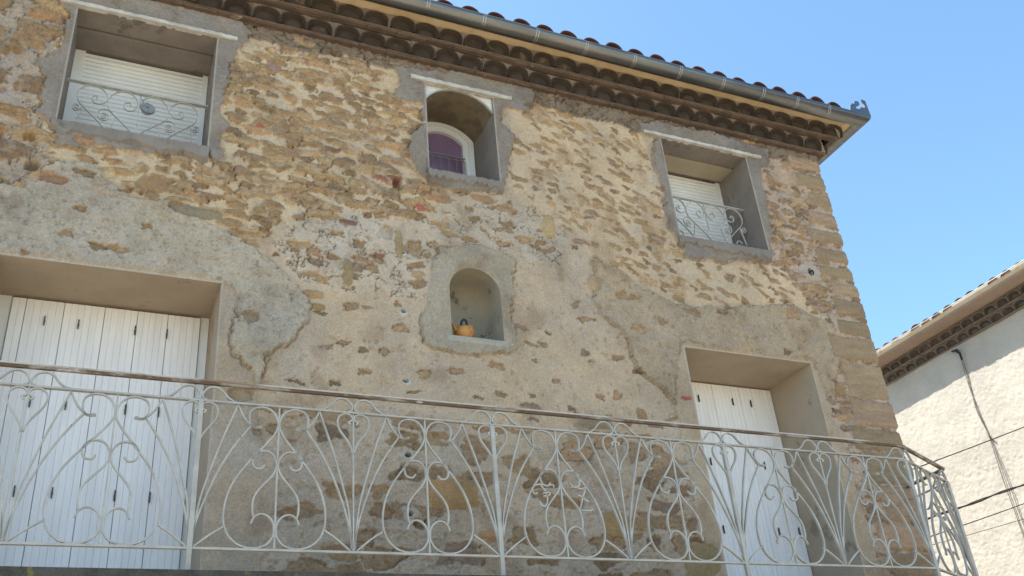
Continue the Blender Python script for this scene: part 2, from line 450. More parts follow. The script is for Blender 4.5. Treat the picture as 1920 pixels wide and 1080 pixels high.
for k_ in (1, 2):
    dl[k_:] |= mk[:-k_]; dl[:-k_] |= mk[k_:]; dl[:, k_:] |= mk[:, :-k_]; dl[:, :-k_] |= mk[:, k_:]
H -= (dl & ~mk) * .014 * sstep(-.25, .1, fbm(U, V, 6, 3, 6))
# small knocks and holes
pock = sstep(.50, .62, fbm(U, V, 24, 2, 0)); H -= pock * .012 * np.isin(Z, (0, 2, 4, 5, 6, 7, 9, 11, 1, 3))
grit = (vnoise(U * 95, V * 95, 2) > .955) & (MS < .4) & np.isin(Z, (0, 3, 5, 6, 9, 13)); col[grit] = col[grit] * .5 + np.array([.62, .60, .54]) * .5

def spot(x, z, rx, rz, h, c=None, k=1.0, rag=.35):
    global H
    d = np.sqrt(((U - x) / rx) ** 2 + ((V - z) / rz) ** 2) * (1 + rag * fbm(U, V, 26, 3, 2))
    w = sstep(1.1, .8, d)
    H = H * (1 - w) + (h + .3 * H) * w
    if c is not None:
        col[:] = col * (1 - w[..., None] * k) + np.array(c) * w[..., None] * k
# putlog holes and pits of the photograph
for x, z, rx, rz, h in [(2.022, 6.20, .045, .06, -.09), (-.566, 5.80, .05, .05, -.10), (3.30, 7.33, .05, .03, -.03), (1.93, 5.72, .05, .07, -.04),
                        (6.02, 7.05, .06, .035, -.05), (.935, 4.83, .06, .05, -.04), (.90, 4.26, .07, .07, -.05), (1.52, 7.43, .06, .025, -.05),
                        (1.02, 4.0, .03, .02, -.02), (2.12, 3.44, .05, .035, -.08), (6.35, 4.88, .05, .04, -.03), (4.30, 3.3, .1, .12, -.05), (-.62, 6.02, .04, .03, -.05)]:
    spot(x, z, rx, rz, h)
# grey repairs with an anchor hole, plumb under one another
for z in (5.546, 5.03, 4.464, 3.907, 3.497):
    if z < 4: spot(2.042, z, .065, .055, .008, (.40, .365, .31), .75, .9)
    else: spot(2.045, z, .035, .03, .008, (.52, .50, .48), .9)
    spot(2.042, z + .006, .022, .014, -.05, (.10, .09, .08), .8, .1)  # shade inside the hole is put into the wall colour too
spot(6.134, 6.035, .12, .10, .012, (.46, .39, .33), .8)
spot(6.134, 6.035, .022, .04, -.03, (.05, .05, .06), .8)
spot(1.12, 2.96, .14, .035, .012, (.46, .45, .43), .9)
# individual stones that stand out
for x, z, rx, rz, c in [(1.0, 7.13, .07, .045, (.29, .19, .15)), (3.35, 6.02, .07, .10, (.40, .29, .16)), (2.35, 6.12, .10, .03, (.34, .20, .12)), (2.75, 6.20, .10, .035, (.34, .22, .13)),
                        (2.21, 6.00, .035, .035, (.38, .13, .10)), (3.82, 4.30, .055, .035, (.27, .14, .085)), (3.98, 4.38, .05, .06, (.28, .18, .10)),
                        (3.71, 5.53, .06, .08, (.38, .27, .17)), (-.28, 6.07, .07, .035, (.38, .22, .13)), (.52, 5.62, .17, .05, (.27, .215, .145)), (.20, 5.80, .11, .07, (.34, .22, .12)),
                        (2.35, 3.66, .20, .12, (.33, .21, .10)), (3.55, 4.27, .16, .05, (.26, .20, .14)), (1.62, 5.30, .04, .12, (.30, .22, .12)), (2.02, 5.62, .035, .14, (.31, .23, .13)),
                        (1.36, 5.08, .09, .035, (.36, .24, .13)), (1.40, 4.98, .05, .03, (.33, .22, .11)), (3.60, 3.50, .10, .10, (.33, .22, .11)), (4.30, 3.25, .16, .14, (.30, .22, .12)),
                        (2.62, 3.38, .09, .035, (.34, .20, .10)), (-.42, 5.70, .09, .04, (.32, .19, .12)), (4.43, 4.56, .05, .018, (.40, .12, .09)), (6.10, 4.80, .07, .08, (.30, .20, .11)),
                        (.92, 6.50, .03, .018, (.40, .13, .09)), (1.62, 5.75, .07, .02, (.22, .13, .10))]:
    n = fbm(U, V, 22, 4, 1)
    d = (np.abs((U - x) / rx) ** 2.6 + np.abs((V - z) / rz) ** 2.6) ** (1 / 2.6) * (1 + .25 * n)
    w = sstep(1.05, .92, d)
    H = H * (1 - w) + (.004 + .010 * sstep(1, .3, d) + .004 * lf) * w
    col[:] = col * (1 - w[..., None]) + np.array(c) * (1 + .25 * med + .1 * sm) * w[..., None]

# quoins
rq = np.random.default_rng(3)
zq = .1
while zq < 7.46:
    if zq > 5.35: h, g = .125 + .05 * rq.random(), .045 + .03 * rq.random()
    else: h, g = .20 + .16 * rq.random(), .012 + .02 * rq.random()
    if zq + h > 7.5: h = 7.5 - zq
    w_ = (.30 if rq.random() < .5 else .20) + .12 * rq.random() + (.16 if zq < 5.35 else 0)
    tone = .82 + .36 * rq.random()
    c = np.array([(.315, .228, .145), (.285, .208, .13), (.335, .232, .155)][int(rq.random() * 3)]) * tone
    u0 = XC - w_ ; u1 = XC + (.14 + .1 * rq.random())
    slope = (U - XC) * .06
    dd = np.maximum(np.maximum(u0 - U, U - u1), np.maximum(zq - V - slope * 0, V - (zq + h)))
    dd = dd + fbm(U, V, 18, 4, 2) * .014
    w = sstep(.004, -.006, dd) * (Z != 12)
    H = H * (1 - w) + (.014 + .010 * rq.random() + .005 * lf + .004 * lump - .010 * sstep(-.03, 0, dd)) * w
    col[:] = col * (1 - w[..., None]) + c * (1 + .22 * fbm(U * .6, V * 3, 12, 4, 3)[..., None] + .1 * sm) * w[..., None]
    zq += h + g

# make the render run straight to the openings
NX0, NX1, NZ0, NZS = NI
for (a, b, c_, d_) in OPEN.values():
    dist = np.maximum(np.maximum(a - U, U - b), np.maximum(c_ - V, V - d_))
    w = sstep(.045, .006, dist)
    H = H * (1 - w) + .014 * w
    arris = (dist < .011)
    col[arris] = col[arris] * .6 + np.array([.50, .46, .40]) * .4
cx = (NX0 + NX1) / 2; RR = (NX1 - NX0) / 2
dn = np.where(V > NZS, np.hypot(U - cx, V - NZS) - RR, np.maximum(np.abs(U - cx) - RR, NZ0 - V))
w = sstep(.035, .005, dn); H = H * (1 - w) + .014 * w
sillband = (np.abs(U - cx) < RR + .03) & (V < NZ0) & (V > NZ0 - .055); col[sillband] = np.array([.39, .355, .29]) * (1 + .08 * sm[sillband])

# position: wrap round the corner
rc = .03
X = np.where(U <= XC, U, XC); Y = np.where(U <= XC, 0, U - XC)
ang = np.clip((U - (XC - rc)) / (2 * rc), 0, 1) * (math.pi / 2)
nx = np.sin(ang); ny = -np.cos(ang)
lean = (.012 * np.sin((V - 4.3) * 1.6)) * sstep(6.3, 6.7, U)
PX = X + nx * H + lean - nx * .012 * np.where(np.abs(U - XC) < .012, 1, 0)
PY = Y + ny * H
nu, nz = U.shape
cu = .5 * (us[:-1] + us[1:])[:, None] + 0 * zs[None, :-1]; cz_ = .5 * (zs[:-1] + zs[1:])[None, :] + 0 * us[:-1, None]
keep = np.ones((nu - 1, nz - 1), bool)
for (a, b, c_, d_) in OPEN.values():
    keep &= ~((cu > a) & (cu < b) & (cz_ > c_) & (cz_ < d_))
hole = np.where(cz_ > NZS, np.hypot(cu - cx, cz_ - NZS) < RR, (np.abs(cu - cx) < RR) & (cz_ > NZ0))
keep &= ~hole
# snap the rim of the niche arch
vk = np.zeros((nu, nz), int); 
hp = np.zeros((nu + 1, nz + 1), int); hp[1:-1, 1:-1] = hole
vk = hp[:-1, :-1] + hp[1:, :-1] + hp[:-1, 1:] + hp[1:, 1:]
rim = (vk > 0) & (vk < 4) & (V > NZS + .001)
a_ = np.arctan2(V - NZS, U - cx)
PX = np.where(rim, cx + RR * np.cos(a_), PX); VZ = np.where(rim, NZS + RR * np.sin(a_), V)

def grid_mesh(name, PX, PY, PZ, col, keep, m, parent):
    nu, nz = PX.shape
    idx = np.arange(nu * nz).reshape(nu, nz)
    q = np.stack([idx[:-1, :-1], idx[1:, :-1], idx[1:, 1:], idx[:-1, 1:]], -1)[keep]
    me = bpy.data.meshes.new(name)
    me.vertices.add(nu * nz)
    me.vertices.foreach_set('co', np.stack([PX, PY, PZ], -1).astype(np.float32).ravel())
    me.loops.add(q.size); me.loops.foreach_set('vertex_index', q.ravel().astype(np.int32))
    me.polygons.add(len(q)); me.polygons.foreach_set('loop_start', np.arange(0, q.size, 4, dtype=np.int32))
    me.polygons.foreach_set('use_smooth', np.ones(len(q), bool))
    me.update(calc_edges=True)
    if col is not None:
        ca = me.color_attributes.new('Col', 'FLOAT_COLOR', 'POINT')
        c4 = np.ones((nu * nz, 4), np.float32); c4[:, :3] = np.clip(col.reshape(-1, 3), .01, .9)
        ca.data.foreach_set('color', c4.ravel())
    me.materials.append(m)
    o = bpy.data.objects.new(name, me); C.objects.link(o)
    if parent: o.parent = parent
    return o
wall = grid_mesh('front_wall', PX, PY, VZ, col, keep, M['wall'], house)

M['sidewall'] = mat('side_rubble', (.40, .33, .25), (.28, .20, .11), scale=9, lo=.48, hi=.54, stretch=(1, .6, 1.4), bump=.02, bscale=12, fine=.2)
mb = MB()
mb.quad((XC, .29, 0), (XC, 6.5, 0), (XC, 6.5, ZT), (XC, .29, ZT))
mb.quad((-2.6, 6.5, 0), (-2.6, 0, 0), (-2.6, 0, ZT), (-2.6, 6.5, ZT))
mb.quad((XC, 6.5, 0), (-2.6, 6.5, 0), (-2.6, 6.5, ZT), (XC, 6.5, ZT))
mb.build('side_wall', M['sidewall'], house)

# ---------------------------------------------------------------- reveals, windows, doors
def reveal(o, depth, y0=-.014, sill=True, extra=0, left=True):
    a, b, c_, d_ = o
    m = MB()
    n = 10
    for i in range(n):
        ya = y0 + (depth - y0) * i / n; yb = y0 + (depth - y0) * (i + 1) / n
        m.quad((a, ya, c_), (a, ya, d_), (a, yb, d_), (a, yb, c_))
        m.quad((b, ya, d_), (b, ya, c_), (b, yb, c_), (b, yb, d_))
        if not (extra and i == 4): m.quad((a, ya, d_), (b, ya, d_), (b, yb, d_), (a, yb, d_))
        if sill: m.quad((b, ya, c_), (a, ya, c_), (a, yb, c_), (b, yb, c_))
    return m
def roller(x0, x1, z0, z1, y, pitch=.042):
    m = MB()
    n = int((z1 - z0) / pitch) + 1
    prof = [(0, 0), (.002, -.008), (.008, -.013), (.020, -.0155), (.031, -.013), (.0365, -.008), (.0385, .002), (.0419, .010)]
    for i in range(n):
        zt = z1 - i * pitch
        vs, fs = [], []
        for dz, dy in prof:
            vs += [(x0, y + dy, zt - dz), (x1, y + dy, zt - dz)]
        for j in range(len(prof) - 1):
            fs.append((2 * j, 2 * j + 1, 2 * j + 3, 2 * j + 2))
        m.add(vs, fs, True)
    m.quad((x0, y + .002, z0 - .05), (x1, y + .002, z0 - .05), (x1, y + .002, z1), (x0, y + .002, z1))
    return m

GL = dict(C=[(0.013, -0.126), (0.009, -0.088), (0.024, -0.05), (0.046, -0.027), (0.092, -0.003), (0.142, -0.012), (0.19, -0.053), (0.218, -0.112), (0.216, -0.172), (0.182, -0.227), (0.111, -0.296), (0.05, -0.357), (0.002, -0.415)],
 D=[(0.3, -0.124), (0.293, -0.106), (0.307, -0.095), (0.327, -0.11), (0.326, -0.144), (0.299, -0.167), (0.259, -0.161), (0.23, -0.135), (0.224, -0.097), (0.24, -0.053), (0.281, -0.015), (0.33, -0.002), (0.381, -0.016), (0.419, -0.059), (0.433, -0.109), (0.418, -0.173), (0.377, -0.223), (0.286, -0.311), (0.194, -0.411)],
 F=[(0.233, -0.275), (0.224, -0.262), (0.216, -0.283), (0.236, -0.294), (0.249, -0.275), (0.242, -0.251), (0.218, -0.25), (0.203, -0.267), (0.202, -0.293), (0.218, -0.311), (0.247, -0.308), (0.269, -0.285), (0.273, -0.243), (0.249, -0.212), (0.214, -0.209), (0.182, -0.227)],
 H=[(0.423, -0.232), (0.432, -0.223), (0.433, -0.242), (0.414, -0.247), (0.407, -0.229), (0.426, -0.211), (0.447, -0.223), (0.444, -0.253), (0.421, -0.269), (0.399, -0.251), (0.388, -0.227)],
 s1=[(0.152, -0.273), (0.18, -0.401)], s2=[(0.383, -0.228), (0.42, -0.414)],
 k=[(0.3, -0.417), (0.317, -0.387), (0.351, -0.382), (0.369, -0.407)],
 sp=[(.060, -.135), (.056, -.118), (.066, -.106), (.090, -.108), (.104, -.128), (.100, -.160), (.070, -.182), (.035, -.170), (.013, -.126)])
def guard_rail(cx_, y, zt, xa, xb, parent, name='guard_rail', mt=None):
    m = MB()
    m.box((xa, y - .016, zt), (xb, y + .016, zt + .008))
    for sgn in (1, -1):
        for k_, pts in GL.items():
            p = smooth_line([(cx_ + sgn * a, y, zt + b) for a, b in pts], 4)
            m.sweep(p, rect(.006, .014), smooth=False)
    m.sweep([(cx_ + .003, y, zt), (cx_ + .003, y, zt - .31)], rect(.006, .014))
    zb = zt - .50
    m.box((xa, y - .008, zb - .008), (xb, y + .008, zb))
    m.sweep([(cx_ - .05, y, zb), (cx_, y, zt - .42), (cx_ + .05, y, zb)], rect(.006, .014))
    m.sweep([(cx_ - .24, y, zb), (cx_ - .19, y, zt - .41)], rect(.006, .014)); m.sweep([(cx_ + .24, y, zb), (cx_ + .19, y, zt - .41)], rect(.006, .014))
    return m.build(name, M['guard'], parent)

def lintel(x0, x1, z0, z1, parent, y0=-.046):
    m = MB(); n = 40; rg = random.Random(int(x0 * 100))
    top = [(x0 + (x1 - x0) * i / n, z1 + rg.uniform(-.006, .004)) for i in range(n + 1)]
    bot = [(x0 + (x1 - x0) * i / n, z0 + rg.uniform(-.002, .003)) for i in range(n + 1)]
    for i in range(n):
        (xa, ta), (xb, tb) = top[i], top[i + 1]; ba, bb = bot[i][1], bot[i + 1][1]
        m.quad((xa, y0, ba), (xb, y0, bb), (xb, y0, tb), (xa, y0, ta))
        m.quad((xa, y0, ta), (xb, y0, tb), (xb, .0, tb), (xa, .0, ta))
        m.quad((xa, .0, ba), (xb, .0, bb), (xb, y0, bb), (xa, y0, ba))
    m.quad((x0, .0, z0), (x0, y0, z0), (x0, y0, z1), (x0, .0, z1)); m.quad((x1, y0, z0), (x1, .0, z0), (x1, .0, z1), (x1, y0, z1))
    return m.build('lintel', M['edge'], parent)

def sill(x0, x1, zt, parent, depth, drop=.10, seed=1):
    rg = random.Random(seed); m = MB(); n = 30
    xs = [x0 + (x1 - x0) * i / n for i in range(n + 1)]
    bz = [zt - drop + rg.uniform(-.03, .02) for _ in xs]; yy = [-.040 + rg.uniform(-.006, .006) for _ in xs]; zz_ = [zt + .006 + rg.uniform(-.003, .003) for _ in xs]
    for i in range(n):
        a, b = xs[i], xs[i + 1]
        m.add([(a, yy[i], zz_[i]), (b, yy[i + 1], zz_[i + 1]), (b, depth, zz_[i + 1]), (a, depth, zz_[i])], [(0, 1, 2, 3)], True)
        m.add([(a, yy[i] - .004, bz[i] + .03), (b, yy[i + 1] - .004, bz[i + 1] + .03), (b, yy[i + 1], zz_[i + 1]), (a, yy[i], zz_[i])], [(0, 1, 2, 3)], True)
        m.add([(a, 0.0, bz[i]), (b, 0.0, bz[i + 1]), (b, yy[i + 1] - .004, bz[i + 1] + .03), (a, yy[i] - .004, bz[i] + .03)], [(0, 1, 2, 3)], True)
    for x_, i in ((x0, 0), (x1, n)):
        m.quad((x_, 0, bz[i]), (x_, yy[i] - .004, bz[i] + .03), (x_, yy[i], zz_[i]), (x_, 0, zz_[i]))
    return m.build('sill', M['cement'], parent)

def window(key, x_sl, x_sr, gx, gy, ga, gb, label, seed):
    a, b, c_, d_ = OPEN[key]
    w = reveal(OPEN[key], .50, extra=1).build('window', M['cement'], house, label)
    # recessed soffit strip of the shutter box, with its joint
    m = MB(); m.box((a + .001, .212, d_ - .010), (b - .001, .425, d_ + .05)); m.build('shutter_box', M['tan' if key == 'RW' else 'cement'], w)
    f = MB()
    f.box((a + .001, .45, c_), (x_sl, .50, d_ - .006)); f.box((x_sr, .45, c_), (b - .001, .50, d_ - .006))
    f.box((x_sl, .46, d_ - .045), (x_sr, .50, d_ - .02))
    f.build('frame', M['white'], w)
    roller(x_sl, x_sr, c_, d_ - .045, .475).build('roller_shutter', M['white'], w)
    g = guard_rail(gx, gy, 6.772, ga, gb, w)
    lintel({'LW': -.60, 'RW': 4.49}[key], {'LW': .70, 'RW': 5.86}[key], d_ - .001, d_ + .034, w)
    sill(a - .03, b + .012, c_, w, .45, .10, seed)
    return w
window('LW', -.395, .505, .045, .22, -.472, .547, 'left window with a rusty heart-scroll guard and white roller shutter', 2)
window('RW', 4.735, 5.635, 5.195, .187, 4.69, 5.682, 'right window with a heart-scroll guard and white roller shutter', 5)

# ---- small arched window
a, b, c_, d_ = OPEN['MW']
acx, ar, ztop, zsp = 2.615, .371, 7.345, 7.17
def arch(r_off=0.0, hx=.315, n=20, zsp_=zsp):
    rr = ar - r_off; zc = ztop - ar; hx = hx - r_off
    th = math.acos(max(-1, min(1, hx / rr)))
    return [(acx + rr * math.cos(t), zc + rr * math.sin(t)) for t in [math.pi - th - (math.pi - 2 * th) * i / n for i in range(n + 1)]]
m = MB(); n = 8
for i in range(n):
    ya = -.014 + .514 * i / n; yb = -.014 + .514 * (i + 1) / n
    m.quad((a, ya, c_), (a, ya, d_), (a, yb, d_), (a, yb, c_)); m.quad((b, ya, d_), (b, ya, c_), (b, yb, c_), (b, yb, d_))
    m.quad((b, ya, c_), (a, ya, c_), (a, yb, c_), (b, yb, c_))
mwin = m.build('arched_window', M['cement'], house)
A = arch(.0)
v = MB(); ny_ = 10
vs = []; 
for j in range(ny_ + 1):
    yy = .02 + .48 * j / ny_
    for (x_, z_) in A: vs.append((x_, yy, z_ - .016 + .004 * math.sin(9 * x_ + 13 * yy)))
k = len(A); fs = [(j * k + i, j * k + i + 1, (j + 1) * k + i + 1, (j + 1) * k + i) for j in range(ny_) for i in range(k - 1)]
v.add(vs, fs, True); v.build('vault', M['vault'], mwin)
s = MB()   # white filler pieces in the two upper corners
for i in range(len(A) - 1):
    (xa, za), (xb, zb) = A[i], A[i + 1]
    s.quad((xa, .010, za - .004), (xb, .010, zb - .004), (xb, .010, d_ + .01), (xa, .010, d_ + .01))
    s.quad((xa, .05, za - .004), (xb, .05, zb - .004), (xb, .010, zb - .004), (xa, .010, za - .004))
s.build('corner_filler', M['filler'], mwin)
s = MB(); s.sweep([(x_, .006, z_ - .006) for x_, z_ in A], rect(.012, .016)); s.build('arch_edging', M['edge'], mwin)
lintel(2.160, 3.11, 7.322, 7.362, mwin)
sill(2.28, 2.95, 6.38, mwin, .48, .085, 9)
def outline(off, zb):
    P = arch(off); return [(P[0][0], zb)] + P + [(P[-1][0], zb)]
def ring(o1, o2, y0, y1, zb):
    m = MB(); P = outline(o1, zb); Q = outline(o2, zb)
    for i in range(len(P) - 1):
        (ax, az), (bx, bz), (cx2, cz2), (dx, dz) = P[i], P[i + 1], Q[i + 1], Q[i]
        m.add([(ax, y0, az), (bx, y0, bz), (cx2, y0, cz2), (dx, y0, dz)], [(0, 1, 2, 3)], False)
        m.add([(dx, y0, dz), (cx2, y0, cz2), (cx2, y1, cz2), (dx, y1, dz)], [(0, 1, 2, 3)], True)
        m.add([(bx, y0, bz), (ax, y0, az), (ax, y1, az), (bx, y1, bz)], [(0, 1, 2, 3)], True)
    return m
fr = ring(.008, .058, .455, .52, c_)
f2 = ring(.058, .112, .470, .52, c_); fr.add(f2.v, f2.f, False)
fr.build('frame', M['white'], mwin)
m = MB(); P = outline(.105, c_); m.add([(x_, .505, z_) for x_, z_ in P], [tuple(range(len(P)))]); m.build('pane', M['purple'], mwin)
m = MB(); m.box((2.40, .452, 6.957), (2.83, .462, 6.965)); m.box((2.40, .452, 6.925), (2.83, .460, 6.929))
for i in range(6):
    x_ = 2.425 + i * .078; m.box((x_, .453, 6.5), (x_ + .0035, .459, 6.95))
    m.box((x_ + .014, .453, 6.5), (x_ + .017, .459, 6.925))
m.build('guard_rail', M['dullguard'], mwin)

# ---- niche
m = MB(); prof = []
def nout(sc_, dz=0):
    P = [(-RR, NZ0 - NZS)] + [(-RR * math.cos(math.pi * i / 20), RR * math.sin(math.pi * i / 20)) for i in range(21)] + [(RR, NZ0 - NZS)]
    return [(cx + x_ * sc_, (NZS + z_ * sc_) if z_ > 0 else NZS + z_) for x_, z_ in P]
rings = [(-.014, 1), (.06, 1), (.12, .995), (.18, .97), (.23, .92), (.262, .84), (.28, .74)]
vs = []
for y_, s_ in rings: vs += [(x_, y_, z_) for x_, z_ in nout(s_)]
k = 23
fs = [(j * k + i, j * k + i + 1, (j + 1) * k + i + 1, (j + 1) * k + i) for j in range(len(rings) - 1) for i in range(k - 1)]
m.add(vs, fs, True)
m.add([(x_, .2801, z_) for x_, z_ in nout(.745)], [tuple(range(23))])
m.quad((NX0, -.014, NZ0), (NX1, -.014, NZ0), (NX1, .30, NZ0), (NX0, .30, NZ0))
M['niche'] = mat('niche_plaster', (.34, .30, .22), (.27, .245, .20), scale=4, bump=.002, bscale=40, rough=.95, fine=.06, col3=(.15, .115, .08), s3=5, t3=.6)
niche = m.build('niche', M['niche'], house)

# ---- balcony doors: folding shutters
def leaf(x0, x1, z0, z1, y, pitch=.0455):
    m = MB(); n = max(1, round((x1 - x0) / pitch)); p = (x1 - x0 - .003) / n
    for i in range(n):
        a = x0 + .0015 + i * p; b = a + p
        g = .0016
        m.add([(a, y + .004, z0), (a + g, y, z0), (b - g, y, z0), (b, y + .004, z0), (a, y + .004, z1), (a + g, y, z1), (b - g, y, z1), (b, y + .004, z1)],
              [(0, 1, 5, 4), (1, 2, 6, 5), (2, 3, 7, 6)])
    m.box((x0 + .003, y + .0062, z0), (x1 - .003, y + .03, z1))
    return m.build('shutter_leaf', M['wood'], None)
def door(key, depth, bounds, fits, strip, mname, zt, label):
    a, b, c_, d_ = OPEN[key]
    m = reveal(OPEN[key], depth)
    w = m.build('doorway', M[mname], house, label)
    for x0, x1 in zip(bounds[:-1], bounds[1:]):
        l = leaf(x0, x1, c_ + .015, zt, depth - .05); l.parent = w
    f = MB()
    for x0, x1 in strip: f.box((x0, depth - .03, c_), (x1, depth + .02, d_ - .002))
    f.box((a + .002, depth - .01, c_ + .001), (b - .002, depth + .03, d_ - .004))
    f.build('frame', M['white'], w)
    first = None
    for x_, z_ in fits:
        if first is None:
            q = MB(); q.box((-.0035, -.010, -.030), (.0035, 0, .030)); q.box((-.006, -.005, -.010), (.006, .0, .010)); q.sweep([(0, -.014, .036), (0, -.014, -.036)], circ(.004, 6), smooth=True)
            first = q.build('shutter_hinge', M['groove'], w); first.location = (x_, depth - .05, z_); o = first
        else:
            o = dup(first, w, (0, 0, 0)); o.location = (x_, depth - .05, z_)
    return w
LF = [(x_, z_) for z_ in (4.885, 4.287, 3.692) for x_ in (-.354, -.141, .225, .438)]
door('LD', .55, [-.57, -.483, -.245, .015, .231, .436, .660], LF, [(-.658, -.575), (.665, .722)], 'plaster', 5.045, 'left balcony doorway with wide folding shutters')
RF = [(4.992, 4.855), (5.362, 4.857), (5.565, 4.857), (4.991, 3.667), (5.567, 3.668), (5.786, 3.680), (4.992, 4.262), (5.566, 4.262)]
door('RD', .625, [4.56, 4.76, 5.161, 5.46, 5.83], RF, [(4.508, 4.556)], 'plaster', 5.015, 'right balcony doorway with tall narrow folding shutters')
# ---------------------------------------------------------------- génoise eaves
LEAN = .045
def eaves(fm, L0, L1, mats, parent, z0, rows, pitch=.226, seed=1, name='cornice', mitre=0, endcap=None):
    """fm(t, o, z) -> world. rows: list of (z_band0, z_band1, o_band, o_arch, z_top). mitre: strips grow by mitre*o at L1"""
    rg = random.Random(seed)
    mm, bm_, tm = mats
    body = MB(); kids = []
    prev_o = 0.0
    for ri, (zb0, zb1, ob, oa, zt) in enumerate(rows):
        bd, ti = MB(), MB()
        e_ = lambda o: L1 + mitre * o
        s_ = lambda o: L0
        t = L0 - rg.random() * .2
        while t < e_(ob):
            t2 = min(t + .262 + rg.uniform(-.03, .05), e_(ob)); dz = rg.uniform(-.004, .003); do = rg.uniform(-.008, .006); ts = rg.uniform(-.003, .003)
            bk = max(prev_o - .02, ob - .045)
            P = [(t + .003, bk, zb0 + dz), (t2 - .003, bk, zb0 + dz + ts), (t2 - .003, ob + do, zb0 + dz + ts), (t + .003, ob + do, zb0 + dz)]
            Q = [(p[0], p[1], p[2] + zb1 - zb0) for p in P]
            bd.add([fm(*p) for p in P + Q], [(0, 3, 2, 1), (4, 5, 6, 7), (0, 1, 5, 4), (1, 2, 6, 5), (2, 3, 7, 6), (3, 0, 4, 7)])
            t = t2
        # arched row, leaning out towards its crown
        def fa(t_, o__, z_, zb1=zb1, zt=zt): return fm(t_, o__ + LEAN * (z_ - zb1) / (zt - zb1), z_)
        n = int((e_(oa) - L0) / pitch); t = L0
        r0 = pitch * .494; K = 12
        while t + pitch * .6 < e_(oa):
            tc = t + pitch / 2 + rg.uniform(-.006, .006); r = r0 * rg.uniform(.95, 1.02); hh = (zt - zb1) * .93 * rg.uniform(.92, 1.03)
            do = rg.uniform(-.006, .006); tl = rg.uniform(-.06, .06)
            arc = [(tc + r * math.cos(math.pi * (1 - i / K)) + tl * hh * math.sin(math.pi * i / K), zb1 + hh * math.sin(math.pi * i / K) ** .48) for i in range(K + 1)]
            arc = [(tc - r, zb1)] + arc[1:-1] + [(tc + r, zb1)]
            ta, tb = t, t + pitch
            o_ = oa + do - .006
            # mortar face round the arch
            tops = [(ta + (tb - ta) * i / K, zt) for i in range(K + 1)]
            for i in range(K):
                body.add([fa(arc[i][0], o_, arc[i][1]), fa(arc[i + 1][0], o_, arc[i + 1][1]), fa(tops[i + 1][0], o_, tops[i + 1][1]), fa(tops[i][0], o_, tops[i][1])], [(0, 1, 2, 3)], False)
            body.add([fa(ta, o_, zb1), fa(arc[0][0], o_, zb1), fa(ta, o_, zt)], [(0, 1, 2)])
            body.add([fa(arc[-1][0], o_, zb1), fa(tb, o_, zb1), fa(tb, o_, zt)], [(0, 1, 2)])
            # tile: rim, inner barrel, plugged back
            q = [(tc + (x_ - tc) * .93, zb1 + (z_ - zb1) * .91) for x_, z_ in arc]
            q2 = [(tc + (x_ - tc) * .80, zb1 + (z_ - zb1) * .80) for x_, z_ in arc]
            of = oa + do + .014; ob2 = oa + do - .030
            for i in range(K):
                (bd if name == 'cornice' else ti).add([fa(arc[i][0], of, arc[i][1]), fa(arc[i + 1][0], of, arc[i + 1][1]), fa(q[i + 1][0], of, q[i + 1][1]), fa(q[i][0], of, q[i][1])], [(0, 1, 2, 3)])  # neighbour rims take the light band tile: lit edges put into the colour
                (bd if name == 'cornice' else ti).add([fa(arc[i][0], of, arc[i][1]), fa(arc[i][0], of - .03, arc[i][1]), fa(arc[i + 1][0], of - .03, arc[i + 1][1]), fa(arc[i + 1][0], of, arc[i + 1][1])], [(0, 1, 2, 3)], True)
                ti.add([fa(q[i][0], of, q[i][1]), fa(q[i + 1][0], of, q[i + 1][1]), fa(q2[i + 1][0], ob2, q2[i + 1][1]), fa(q2[i][0], ob2, q2[i][1])], [(0, 1, 2, 3)], True)
            q3 = [(tc + (x_ - tc) * .5, zb1 + (z_ - zb1) * .45) for x_, z_ in arc]
            bu = rg.uniform(.0, .03)
            for i in range(K):
                ti.add([fa(q2[i][0], ob2, q2[i][1]), fa(q2[i + 1][0], ob2, q2[i + 1][1]), fa(q3[i + 1][0], ob2 + bu, q3[i + 1][1]), fa(q3[i][0], ob2 + bu, q3[i][1])], [(0, 1, 2, 3)], True)
            ti.add([fa(x_, ob2 + bu, z_) for x_, z_ in q3], [tuple(range(K + 1))])
            t += pitch
        oc = ob - .012
        body.add([fm(L0, prev_o, zb0 + .004), fm(e_(prev_o), prev_o, zb0 + .004), fm(e_(oc), oc, zb0 + .007), fm(L0, oc, zb0 + .007)], [(0, 1, 2, 3)])
        body.add([fm(L0, oc, zb0 + .007), fm(e_(oc), oc, zb0 + .007), fm(e_(oc), oc, zb1 + .002), fm(L0, oc, zb1 + .002)], [(0, 1, 2, 3)])
        body.add([fm(L0, oc, zb1 + .001), fm(e_(oc), oc, zb1 + .001), fm(e_(oa), oa - .004, zb1 + .001), fm(L0, oa - .004, zb1 + .001)], [(0, 1, 2, 3)])
        # end return of the row at a corner
        if mitre: body.add([fm(t, oa - .006, zb1), fm(e_(oa - .006), oa - .006, zb1), fm(e_(prev_o), oa - .006 + LEAN, zt), fm(t, oa - .006 + LEAN, zt)], [(0, 1, 2, 3)])
        prev_o = oa - .006 + LEAN
        kids.append((bd, ti))
    b = body.build(name, mm, parent)
    for bd, ti in kids:
        bd.build('tile_band', bm_, b); ti.build('canal_tile_row', tm, b)
    return b
ROWS = [(7.53, 7.550, .062, .082, 7.672), (7.672, 7.692, .172, .196, 7.800)]
fF = lambda t, o, z: (t, -o, z)
fS = lambda t, o, z: (XC + o, t, z)
corn = eaves(fF, -2.6, XC, (M['gmortar'], M['band'], M['gtile']), house, ZT, ROWS, seed=3, name='front_cornice', mitre=1)
